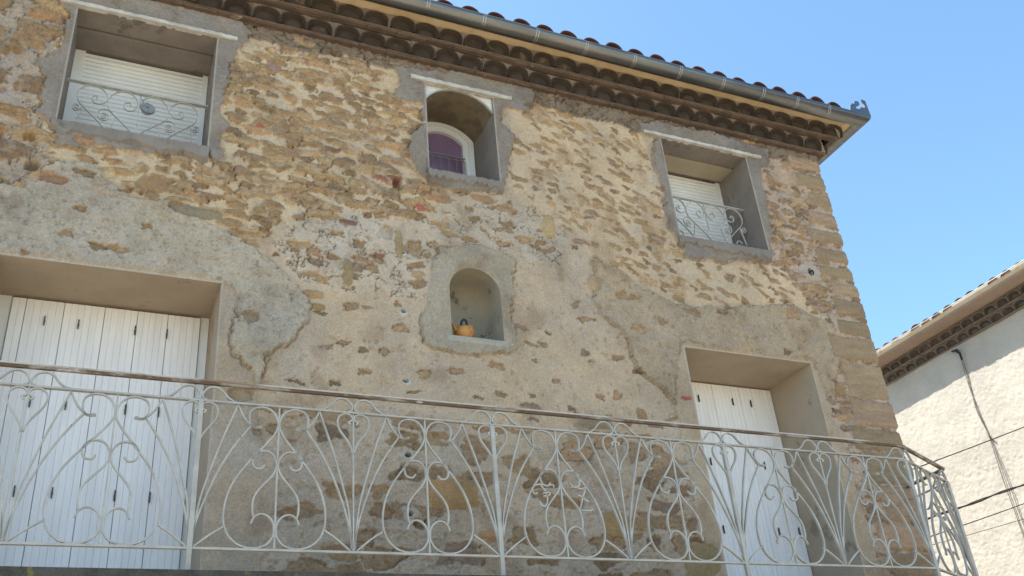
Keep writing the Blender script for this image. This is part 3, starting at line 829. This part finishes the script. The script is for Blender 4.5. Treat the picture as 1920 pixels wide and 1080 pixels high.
# side cornice runs backwards from the corner
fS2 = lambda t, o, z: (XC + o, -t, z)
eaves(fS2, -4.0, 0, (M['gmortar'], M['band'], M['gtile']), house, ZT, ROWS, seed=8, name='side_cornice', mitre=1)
m = MB()
def scallop(fm, L0, L1, mitre):
    t = L0; st = .0226; n = int((L1 + .30 * mitre - L0) / st)
    for i in range(n):
        ta = L0 + i * st; tb = ta + st
        m.add([fm(ta, .20, 7.801), fm(tb, .20, 7.801), fm(tb, .36, 7.806), fm(ta, .36, 7.806)], [(0, 1, 2, 3)])
        m.add([fm(ta, .36, 7.806), fm(tb, .36, 7.806), fm(tb, .36, 7.86), fm(ta, .36, 7.86)], [(0, 1, 2, 3)])
scallop(fF, -2.6, XC, 1); scallop(fS2, -4.0, 0, 1)
m.build('cream_soffit', M['cream'], house)

# ---- gutter: half round zinc swept round the corner
def gutter_prof(r, n=14):
    out = [(r * math.cos(math.pi + math.pi * i / n), r * math.sin(math.pi + math.pi * i / n)) for i in range(n + 1)]
    inn = [((r - .003) * math.cos(2 * math.pi - math.pi * i / n), (r - .003) * math.sin(2 * math.pi - math.pi * i / n)) for i in range(n + 1)]
    return out + inn
GO, GZ, GR = .372, 7.845, .080
def gutter(path, m_, parent, r, name='gutter'):
    g = MB(); g.sweep(path, gutter_prof(r), up=Vector((0, 0, 1)), smooth=True)
    return g
path = [(-2.6, -GO, GZ + .02), (2.4, -GO, GZ + .012), (XC + GO, -GO, GZ), (XC + GO, 4.0, GZ)]
g = gutter(path, None, None, GR)
# rolled bead of the front lip
def off_path(o): return [(-2.6, -(GO + o), GZ + .02), (2.4, -(GO + o), GZ + .012), (XC + GO + o, -(GO + o), GZ), (XC + GO + o, 4.0, GZ)]
g.sweep([(a, b, c + .002) for a, b, c in off_path(GR - .004)], circ(.0075, 8), up=Vector((0, 0, 1)), smooth=True)
gut = g.build('gutter', M['zinc'], house)
def band_at(px, py, pz, ax, r, w=.006):
    b = MB(); n = 14
    for dx in (-.011, .011):
        vs = []
        for s_ in (-w / 2, w / 2):
            for i in range(n + 1):
                a = math.pi + math.pi * i / n
                q = (r + .003) * math.cos(a); zz_ = (r + .003) * math.sin(a)
                vs.append((s_ + dx, q, zz_) if ax == 'x' else (q, s_ + dx, zz_))
        b.add(vs, [(i, i + 1, n + 2 + i, n + 1 + i) for i in range(n)], True)
    return b
first = None
for x_ in [-2.0, -1.5, -.98, -.47, .06, .58, 1.12, 1.66, 2.2, 2.72, 3.235, 3.734, 4.246, 4.754, 5.25, 5.73, 6.15, 6.56]:
    if first is None:
        first = band_at(0, 0, 0, 'x', GR).build('gutter_bracket', M['zincband'], gut); first.location = (x_, -GO, GZ + .016)
    else:
        o = dup(first, gut, (0, 0, 0)); o.location = (x_, -GO, GZ + .02 - .02 * max(0, (x_ - 1)) / 6.0 * 1.0)
m = MB()
orn = [(6.853, 7.845), (6.874, 7.91), (6.919, 7.965), (6.944, 7.962), (6.956, 7.996), (6.985, 8.012), (7.021, 8.009), (7.022, 7.975), (6.995, 7.942), (6.962, 7.933), (6.957, 7.903), (6.989, 7.900), (7.02, 7.925), (7.044, 7.945), (7.074, 7.940), (7.100, 7.97), (7.085, 7.998), (7.066, 8.010), (7.062, 8.048), (7.095, 8.056), (7.125, 8.045), (7.134, 7.847)]
import mathutils
tris = mathutils.geometry.tessellate_polygon([[Vector((x_, 0, z_)) for x_, z_ in orn]])
for yy, fl in ((-.452, 1), (-.448, 0)):
    m.add([(x_ - .02, yy, z_) for x_, z_ in orn], [tuple(t) if fl else tuple(reversed(t)) for t in tris])
n = len(orn)
m.add([(x_ - .02, -.452, z_) for x_, z_ in orn] + [(x_ - .02, -.448, z_) for x_, z_ in orn], [(i, (i + 1) % n, n + (i + 1) % n, n + i) for i in range(n)])
m.add([(7.112, -.452 + (7.134 - x_), z_) for x_, z_ in orn], [tuple(t) for t in tris])
m.build('corner_ornament', M['zinc'], gut)

# ---- roof with canal tiles
rf = MB(); SL = math.tan(R(17))
rf.quad((-2.6, -.36, 7.865), (7.05, -.36, 7.865), (4.2, 3.1, 7.865 + 3.46 * SL), (-2.6, 3.1, 7.865 + 3.46 * SL))
rf.quad((7.05, -.36, 7.865), (7.05, 6.5, 7.865), (4.2, 3.1, 7.865 + 3.46 * SL), (4.2, 3.1, 7.865 + 3.46 * SL))
rf.quad((-2.6, 3.1, 7.865 + 3.46 * SL), (4.2, 3.1, 7.865 + 3.46 * SL), (7.05, 6.5, 7.865), (-2.6, 6.5, 7.865))
rf.quad((-2.6, -.35, 7.84), (7.01, -.35, 7.84), (7.01, 6.5, 7.84), (-2.6, 6.5, 7.84))
roof = rf.build('roof', M['tile'], house)
tl = MB(); rg = random.Random(4)
def canal(x_, y_, z_, r=.092, ln=.42, th=.014, dirx=(0, 1)):
    K = 10; vs = []
    for (yy, zz_, rr) in ((0, 0, r), (ln, ln * SL, r * .82)):
        for rad in (rr, rr - th):
            for i in range(K + 1):
                a = math.pi * i / K
                dx, dz = rad * math.cos(a), rad * math.sin(a) * .92
                vs.append((x_ + dx * dirx[1] - yy * dirx[0] * -1, y_ + yy * dirx[1] + dx * dirx[0], z_ + zz_ + dz) if dirx[0] == 0 else (x_ + yy * dirx[0], y_ + dx, z_ + zz_ + dz))
    k = K + 1; fs = []
    for i in range(K):
        fs += [(i, i + 1, 2 * k + i + 1, 2 * k + i), (k + i + 1, k + i, 3 * k + i, 3 * k + i + 1), (i + 1, i, k + i, k + i + 1)]
    tl.add(vs, fs, True)
x_ = -2.5 + .065
xs = []
while x_ < 6.80:
    for j in range(7):
        lim = 6.95 - j * .30
        if x_ < lim: canal(x_ + rg.uniform(-.008, .008), -.385 + rg.uniform(-.012, .012) + j * .34, 7.908 + j * .34 * SL + rg.uniform(-.004, .006) + (.012 if j else 0))
    x_ += .241
for j in range(3):
    y_ = -.2
    while y_ < 4: 
        canal(7.06 - j * .34, y_ + (.3 if j else 0), 7.872 + j * .34 * SL, dirx=(-1, 0)); y_ += .241
tl.build('canal_tiles', M['tile'], roof)

# ---------------------------------------------------------------- balcony
YB = -.862
P0, P1, P2, P3 = Vector((-2.6, YB, 0)), Vector((5.69, YB, 0)), Vector((6.525, -.47, 0)), Vector((6.56, -.02, 0))
m = MB(); o_ = .05
poly = [(-2.6, -.03), (-2.6, YB - o_), (5.71, YB - o_), (6.58, -.51), (6.63, -.03)]
n = len(poly)
m.add([(x_, y_, 2.72) for x_, y_ in poly] + [(x_, y_, 2.88) for x_, y_ in poly], [tuple(reversed(range(n))), tuple(range(n, 2 * n))] + [(i, (i + 1) % n, n + (i + 1) % n, n + i) for i in range(n)])
balc = m.build('balcony', M['slab'], house, 'balcony slab and scrolled white iron railing')
m = MB(); m.add([(x_, y_ + (.03 if y_ < -.1 else 0), 2.884) for x_, y_ in poly], [tuple(range(n))]); m.build('added_bounce_sheet', M['bouncefloor'], balc)  # unseen sheet added over the slab to bounce warm light onto soffits, shutters
PB = [P0, P1, P2, P3]
def along(z): return [(p.x, p.y, z) for p in PB]
m = MB(); m.sweep(along(3.934), rect(.034, .008), up=Vector((0, 0, 1))); m.build('handrail', M['capiron'], balc)
m = MB(); m.sweep(along(3.9225), rect(.020, .015), up=Vector((0, 0, 1))); m.build('handrail_channel', M['rust'], balc)
m = MB(); m.sweep(along(3.815), rect(.026, .010), up=Vector((0, 0, 1))); m.build('middle_rail', M['iron'], balc)
m = MB(); m.sweep(along(3.000), rect(.024, .012), up=Vector((0, 0, 1))); m.build('bottom_rail', M['iron'], balc)

BIG = [(0.099, 3.689), (0.138, 3.682), (0.162, 3.714), (0.161, 3.768), (0.129, 3.798), (0.078, 3.803), (0.034, 3.781), (0.008, 3.737), (0.005, 3.689), (0.028, 3.638), (0.074, 3.577), (0.12, 3.520), (0.171, 3.455), (0.217, 3.386), (0.251, 3.310), (0.267, 3.241), (0.272, 3.175), (0.262, 3.115), (0.234, 3.062), (0.181, 3.021), (0.113, 3.008), (0.049, 3.025), (0.012, 3.068), (0.005, 3.111), (0.014, 3.152), (0.044, 3.184), (0.081, 3.192), (0.113, 3.172), (0.128, 3.137)]
INN = [(0.069, 3.464), (0.089, 3.443), (0.122, 3.45), (0.136, 3.483), (0.125, 3.522), (0.086, 3.546), (0.042, 3.54), (0.012, 3.505), (0.005, 3.456), (0.025, 3.408), (0.07, 3.354), (0.104, 3.311), (0.121, 3.268), (0.123, 3.213), (0.115, 3.176)]
HEART = [(0.016, 3.742), (0.028, 3.757), (0.012, 3.765), (0.004, 3.780), (0.02, 3.802), (0.055, 3.806), (0.085, 3.785), (0.093, 3.748), (0.079, 3.703), (0.043, 3.652), (0.016, 3.608), (.006, 3.567)]
RIN = [(0.004, 3.012), (0.010, 3.061), (0.030, 3.239), (0.063, 3.377), (0.125, 3.593), (0.2, 3.808)]
ROUT = [(0.007, 3.017), (0.020, 3.127), (0.058, 3.262), (0.120, 3.427), (0.193, 3.566), (0.277, 3.690)]
SHORT = [(0.2, 3.806), (0.235, 3.737), (0.277, 3.690), (.302, 3.680), (0.335, 3.684)]
DIAG = [(0.165, 3.118), (0.096, 3.072), (0.018, 3.008)]
CREST = [(0.2, 3.819), (0.176, 3.824), (0.14, 3.848), (0.104, 3.888), (0.068, 3.902), (0.030, 3.890), (0.006, 3.855), (0.012, 3.828), (.030, 3.824)]
BAR = rect(.0088, .017)
def halfset(m, curves, sides, sx=1.0, nn=5):
    for c_ in curves:
        for s_ in sides:
            m.sweep(smooth_line([(s_ * a * sx, 0, z_) for a, z_ in c_], nn), BAR)
def lyre(sx=1.0):
    m = MB(); halfset(m, (BIG, INN), (1, -1), sx)
    m.sweep([(0, 0, 3.005), (0, 0, 3.81)], rect(.010, .012)); return m
def fan(sides=(1, -1), stem=True, sx=1.0):
    m = MB(); halfset(m, (HEART, RIN, ROUT, SHORT, DIAG), sides, sx)
    if stem: m.sweep([(0, 0, 3.005), (0, 0, 3.81)], rect(.009, .012))
    return m
def crest(sides=(1, -1), sx=1.0):
    m = MB(); halfset(m, (CREST,), sides, sx); return m
L_ = lyre().build('lyre_scroll', M['iron'], balc); F_ = fan().build('fan_scroll', M['iron'], balc); K_ = crest().build('crest_scroll', M['iron'], balc)
pm = MB(); pm.box((-.013, -.013, 2.87), (.013, .013, 3.81)); PO = pm.build('post', M['iron'], balc)
def put(src, x_, used=set()):
    if src.name not in used:
        used.add(src.name); o = src
    else: o = dup(src, balc, (0, 0, 0))
    o.location = (x_, YB, 0)
nodes = [(-2.04, 0), (-1.17, 1), (-.295, 0), (.562, 1), (1.42, 0), (2.30, 1), (3.17, 0), (4.03, 1), (4.86, 0)]
for x_, isp in nodes:
    put(F_, x_); put(K_, x_)
    if isp: put(PO, x_)
ends = [n_[0] for n_ in nodes] + [5.69]
for a, b in zip(ends[:-1], ends[1:]): put(L_, (a + b) / 2)
def panel_obj(mb_, name, p, d):
    o = mb_.build(name, M['iron'], balc); o.location = (p.x, p.y, 0); o.rotation_euler = (0, 0, math.atan2(d.y, d.x)); return o
d0 = Vector((1, 0, 0)); d1 = (P2 - P1).normalized(); L1_ = (P2 - P1).length
panel_obj(fan((-1,), False), 'fan_scroll', P1, d0); panel_obj(crest((-1,)), 'crest_scroll', P1, d0)
sx = L1_ / .868
panel_obj(fan((1,), False, sx), 'fan_scroll', P1, d1); panel_obj(crest((1,), sx), 'crest_scroll', P1, d1)
panel_obj(lyre(sx), 'lyre_scroll', (P1 + P2) / 2, d1)
panel_obj(fan((-1,), False, sx), 'fan_scroll', P2, d1); panel_obj(crest((-1,), sx), 'crest_scroll', P2, d1)
d2 = (P3 - P2).normalized()
panel_obj(fan((1,), False, .95), 'fan_scroll', P2, d2); panel_obj(crest((1,)), 'crest_scroll', P2, d2)
for p in (P1, P2):
    o = dup(PO, balc, (0, 0, 0)); o.location = (p.x, p.y, 0)
MONO = [[(-0.161, 3.399), (-0.173, 3.389), (-0.189, 3.392), (-0.195, 3.407), (-0.189, 3.43), (-0.167, 3.444), (-0.14, 3.45), (-0.119, 3.446), (-0.092, 3.443), (-0.053, 3.452), (-0.047, 3.432)],
 [(-0.135, 3.445), (-0.107, 3.407)], [(-0.127, 3.393), (-0.102, 3.399), (-0.081, 3.399), (-0.082, 3.385), (-0.124, 3.376)],
 [(-0.106, 3.392), (-0.099, 3.372), (-0.1, 3.347), (-0.108, 3.327), (-0.12, 3.312), (-0.136, 3.314), (-0.148, 3.325), (-0.149, 3.343)],
 [(0.076, 3.442), (0.105, 3.444), (0.143, 3.436), (0.178, 3.45)], [(0.178, 3.45), (0.154, 3.395), (0.138, 3.354), (0.117, 3.3)], [(0.117, 3.3), (0.153, 3.299), (0.186, 3.3), (0.208, 3.309)],
 [(0.116, 3.395), (0.147, 3.384), (0.167, 3.363), (0.185, 3.357)]]
for cs in (MONO[:4], MONO[4:]):
    m = MB()
    for c_ in cs: m.sweep(smooth_line([(a, 0, z_) for a, z_ in c_], 4), rect(.0065, .010))
    o = m.build('monogram_letter', M['guard'], balc); o.location = (2.735, YB, 0)

# ================================================================ NEIGHBOUR
nb = thing('neighbour_house', 'pale rough stucco house in sunshine across the alley', 'house', (10.9, 2, 0))
XN = 10.9
ys = np.concatenate([np.arange(-4, .2, .06), np.arange(.2, 4.6, .014), np.arange(4.6, 9, .06)]); zs2 = np.concatenate([np.arange(0, 2.6, .06), np.arange(2.6, 6.98, .014), [6.985]])
Yn, Zn = np.meshgrid(ys, zs2, indexing='ij')
wx2 = fbm(Yn, Zn, 5, 3, 1) * .03
t1 = fbm(Yn + wx2, Zn * 1.0 - Yn * .35, 15, 4, 2, .55); t2 = 1 - np.abs(fbm(Yn, Zn, 24, 4, 5, .6)) * 2.2
Hn = t1 * .006 + t2 * .0045 + fbm(Yn, Zn, 55, 2, 3) * .0026 + fbm(Yn, Zn, 1.2, 2, 3) * .012
o = grid_mesh('stucco_wall', XN - Hn, Yn, Zn, None, np.ones((len(ys) - 1, len(zs2) - 1), bool), M['stucco'], None)
def child(o, p):
    o.parent = p; o.matrix_parent_inverse = Matrix.Translation(-p.location); return o
child(o, nb)
m = MB(); m.quad((XN, -4, 0), (XN + 6, -4, 0), (XN + 6, -4, 6.98), (XN, -4, 6.98)); m.quad((XN + 6, 9, 0), (XN, 9, 0), (XN, 9, 6.98), (XN + 6, 9, 6.98)); m.quad((XN + 6, -4, 0), (XN + 6, 9, 0), (XN + 6, 9, 6.98), (XN + 6, -4, 6.98))
child(m.build('end_wall', M['stucco'], None), nb)
fN = lambda t, o, z: (XN - o, t, z)
NR_ = [(6.975, 6.99, .03, .045, 7.078), (7.078, 7.094, .105, .12, 7.190)]
o = eaves(fN, -4, 9, (M['nmortar'], M['ntile'], M['nfill']), None, 6.98, NR_, pitch=.197, seed=5, name='cornice')
child(o, nb)
m = MB(); m.quad((XN - .12, -4, 7.192), (XN - .12, 9, 7.192), (XN - .40, 9, 7.215), (XN - .40, -4, 7.215)); m.quad((XN - .40, -4, 7.215), (XN - .40, 9, 7.215), (XN - .40, 9, 7.33), (XN - .40, -4, 7.33))
child(m.build('soffit', M['nsoffit'], None), nb)
g = MB(); gx = XN - .385
g.sweep([(gx, 9, 7.305), (gx, -4, 7.305)], gutter_prof(.066), up=Vector((0, 0, 1)), smooth=True)
g.sweep([(gx - .064, 9, 7.308), (gx - .064, -4, 7.308)], circ(.007, 8), up=Vector((0, 0, 1)), smooth=True)
ng = g.build('gutter', M['pvc'], None); child(ng, nb)
first = None
for i, y_ in enumerate([-2.4, -1.78, -1.16, -.5, .20, .835, 1.468, 2.084, 2.696, 3.31, 3.93, 4.55, 5.2, 5.8]):
    if first is None:
        first = band_at(0, 0, 0, 'y', .068, .014).build('gutter_bracket', M['pvcband'], ng); first.location = (gx, y_, 7.305)
    else:
        o = dup(first, ng, (0, 0, 0)); o.location = (gx, y_, 7.305)
m = MB(); SN = math.tan(R(18))
m.quad((XN - .39, 9, 7.31), (XN - .39, -4, 7.31), (XN + 4, -4, 7.31 + 4.39 * SN), (XN + 4, 9, 7.31 + 4.39 * SN))
rg = random.Random(9); y_ = -3.9
M['ntop'] = mat('neighbour_roof_tile', (.24, .10, .07), (.15, .09, .075), scale=6, rough=.85, fine=.2)
K = 8
while y_ < 8.9:
    hh = rg.uniform(.0, .014)
    for j in range(3):
        x0 = XN - .445 + j * .36 + rg.uniform(-.01, .01); z0_ = 7.276 + (x0 - XN + .43) * SN + hh * 1.6
        vs = []
        for (dx, rr) in ((0, .080), (.42, .066)):
            for i in range(K + 1):
                a = math.pi * i / K; vs.append((x0 + dx, y_ + rr * math.cos(a), z0_ + dx * SN + rr * .75 * math.sin(a)))
        m.add(vs, [(i, i + 1, K + 2 + i, K + 1 + i) for i in range(K)] + [tuple(range(K + 1))], True)
    y_ += .197 + rg.uniform(-.01, .01)
child(m.build('roof', M['ntop'], None), nb)

# ---------------------------------------------------------------- cables
def cable(pts, r, label, sag=.02):
    m = MB(); P = []
    (x0, y0, z0), (x1, y1, z1) = pts
    for i in range(25):
        t = i / 24; P.append((x0 + (x1 - x0) * t, y0 + (y1 - y0) * t, z0 + (z1 - z0) * t - sag * 4 * t * (1 - t)))
    for rr, ph in r:
        m.sweep([(p[0], p[1] + .012 * math.sin(i * 1.3 + ph) * (len(r) > 1), p[2] + .010 * math.cos(i * 1.1 + ph) * (len(r) > 1)) for i, p in enumerate(P)], circ(rr, 6), smooth=True)
    tag(m.build('overhead_cable', M['cable'], None), label, 'cable', 'cables strung across the alley')
cable([(6.70, 1.5, 4.21), (10.88, 1.5, 5.54)], [(.0062, 0)], 'topmost thin black cable crossing the alley in front of the stucco wall')
cable([(6.70, 1.5, 3.72), (10.88, 1.5, 4.885)], [(.009, 0), (.006, 2.5)], 'thickest cable, a twisted black pair crossing the alley second from the top')
cable([(6.70, 1.5, 3.56), (10.88, 1.5, 4.67)], [(.0055, 0)], 'thin black cable crossing the alley just below the thick twisted pair')
cable([(6.70, 1.5, 3.55), (10.88, 1.5, 4.465)], [(.0032, 0)], 'faintest and lowest wire crossing the alley in front of the stucco wall')
m = MB()
A_ = [(XN - .018, 2.40, 6.93), (XN - .035, 2.335, 6.84), (XN - .018, 2.365, 6.46), (XN - .018, 2.40, 6.03), (XN - .018, 2.35, 5.62), (XN - .018, 2.362, 5.04), (XN - .018, 2.35, 4.27), (XN - .018, 2.35, 2.5)]
B_ = [(XN - .018, 2.42, 6.90), (XN - .04, 2.355, 6.80), (XN - .018, 2.39, 6.42), (XN - .018, 2.38, 6.03), (XN - .018, 2.34, 5.62), (XN - .018, 2.30, 4.98), (XN - .018, 2.295, 4.5), (XN - .018, 2.28, 2.5)]
m.sweep(smooth_line(A_, 6), circ(.0055, 6), smooth=True); m.sweep(smooth_line(B_, 6), circ(.005, 6), smooth=True)
M['wallcable'] = mat('painted_cable', (.25, .22, .19), (.12, .11, .10), scale=20, rough=.7, fine=.1)
wc = tag(m.build('wall_cable', M['wallcable'], None), 'pair of painted cables running down the stucco wall from a black clamp', 'cable')
m = MB(); m.sweep([(XN - .04, 2.39, 6.90), (XN - .05, 2.34, 6.83), (XN - .04, 2.345, 6.74)], circ(.014, 8), smooth=True); m.sweep([(XN - .018, 2.47, 6.93), (XN - .05, 2.36, 6.90)], circ(.015, 6), smooth=True)
m.build('clamp', M['cable'], wc)
m = MB(); m.sweep([(XN - .018, 2.37, 5.66), (XN - .06, 2.31, 5.60)], circ(.012, 6), smooth=True); m.build('wall_hook', M['wallcable'], wc)

# ---------------------------------------------------------------- small things
jug = thing('jug', 'small orange glazed spouted jug with black handle standing in the arched niche', 'jug', (2.555, .085, 4.88))
def lathe(prof, n=24):
    m = MB(); vs = []
    for r_, z_ in prof:
        for i in range(n): vs.append((r_ * math.cos(2 * math.pi * i / n), r_ * math.sin(2 * math.pi * i / n), z_))
    m.add(vs, [(j * n + i, j * n + (i + 1) % n, (j + 1) * n + (i + 1) % n, (j + 1) * n + i) for j in range(len(prof) - 1) for i in range(n)], True)
    return m
b = lathe([(.001, 0), (.052, .001), (.058, .006), (.068, .025), (.077, .052), (.080, .078), (.078, .100), (.068, .117), (.047, .127), (.02, .132), (.001, .133)])
b.build('body', M['glaze'], jug)
m = MB(); P = [(-.062, -.01, .085), (-.080, -.012, .108), (-.094, -.014, .128), (-.108, -.016, .150)]
rr = [.020, .015, .011, .011]
vs = []
for (p, r_) in zip(P, rr):
    for i in range(10): vs.append((p[0] + r_ * math.cos(2 * math.pi * i / 10) * .8, p[1] + r_ * math.sin(2 * math.pi * i / 10), p[2] + r_ * .6 * math.cos(2 * math.pi * i / 10)))
m.add(vs, [(j * 10 + i, j * 10 + (i + 1) % 10, (j + 1) * 10 + (i + 1) % 10, (j + 1) * 10 + i) for j in range(3) for i in range(10)], True); m.build('spout', M['glaze'], jug)
m = MB(); m.sweep(smooth_line([(.046, 0, .110), (.050, 0, .130), (.054, 0, .146)], 3), circ(.027, 12), smooth=True); m.build('neck', M['glaze'], jug)
m = MB(); m.sweep(smooth_line([(-.020, 0, .125), (-.022, 0, .155), (-.012, 0, .185), (.006, 0, .200), (.022, 0, .185), (.025, 0, .155), (.022, 0, .125)], 4), circ(.0095, 8), smooth=True); m.build('handle', M['black'], jug)

d = thing('grey_pottery_disc', 'grey scalloped pottery disc hanging in the guard of the left window', 'ornament', (.109, .185, 6.622))
m = MB(); n = 28; vs = []
for y_, k_ in ((-.008, 1), (.008, 1)):
    for r_ in (.010, None):
        for i in range(n):
            a = 2 * math.pi * i / n; q = r_ if r_ else .052 * (1 + .05 * math.cos(9 * a))
            ex = q * math.cos(a) * 1.08; ez = q * math.sin(a) * .86
            t_ = R(-28); vs.append((ex * math.cos(t_) - ez * math.sin(t_), y_, ex * math.sin(t_) + ez * math.cos(t_)))
fs = []
for i in range(n):
    j = (i + 1) % n
    fs += [(i, j, n + j, n + i), (3 * n + i, 3 * n + j, 2 * n + j, 2 * n + i), (n + i, n + j, 3 * n + j, 3 * n + i), (j, i, 2 * n + i, 2 * n + j)]
m.add(vs, fs); m.build('plate', M['disc'], d)
m = MB(); m.sweep([(-.03, 0, .045), (-.058, .0, .085), (-.060, .03, .145)], circ(.003, 5)); m.build('string', M['disc'], d)

m = MB(); m.sweep(smooth_line([(6.134, .03, 6.03), (6.134, -.03, 6.035), (6.134, -.045, 6.01), (6.134, -.04, 5.985)], 4), circ(.008, 6), smooth=True)
tag(m.build('wall_hook', M['cable'], None), 'small black iron hook set in a mortar patch near the stone corner', 'hook')

# ---------------------------------------------------------------- ground
m = MB(); m.quad((-400, -400, 0), (400, -400, 0), (400, 400, 0), (-400, 400, 0))
gr = m.build('ground', M['ground']); gr['kind'] = 'structure'
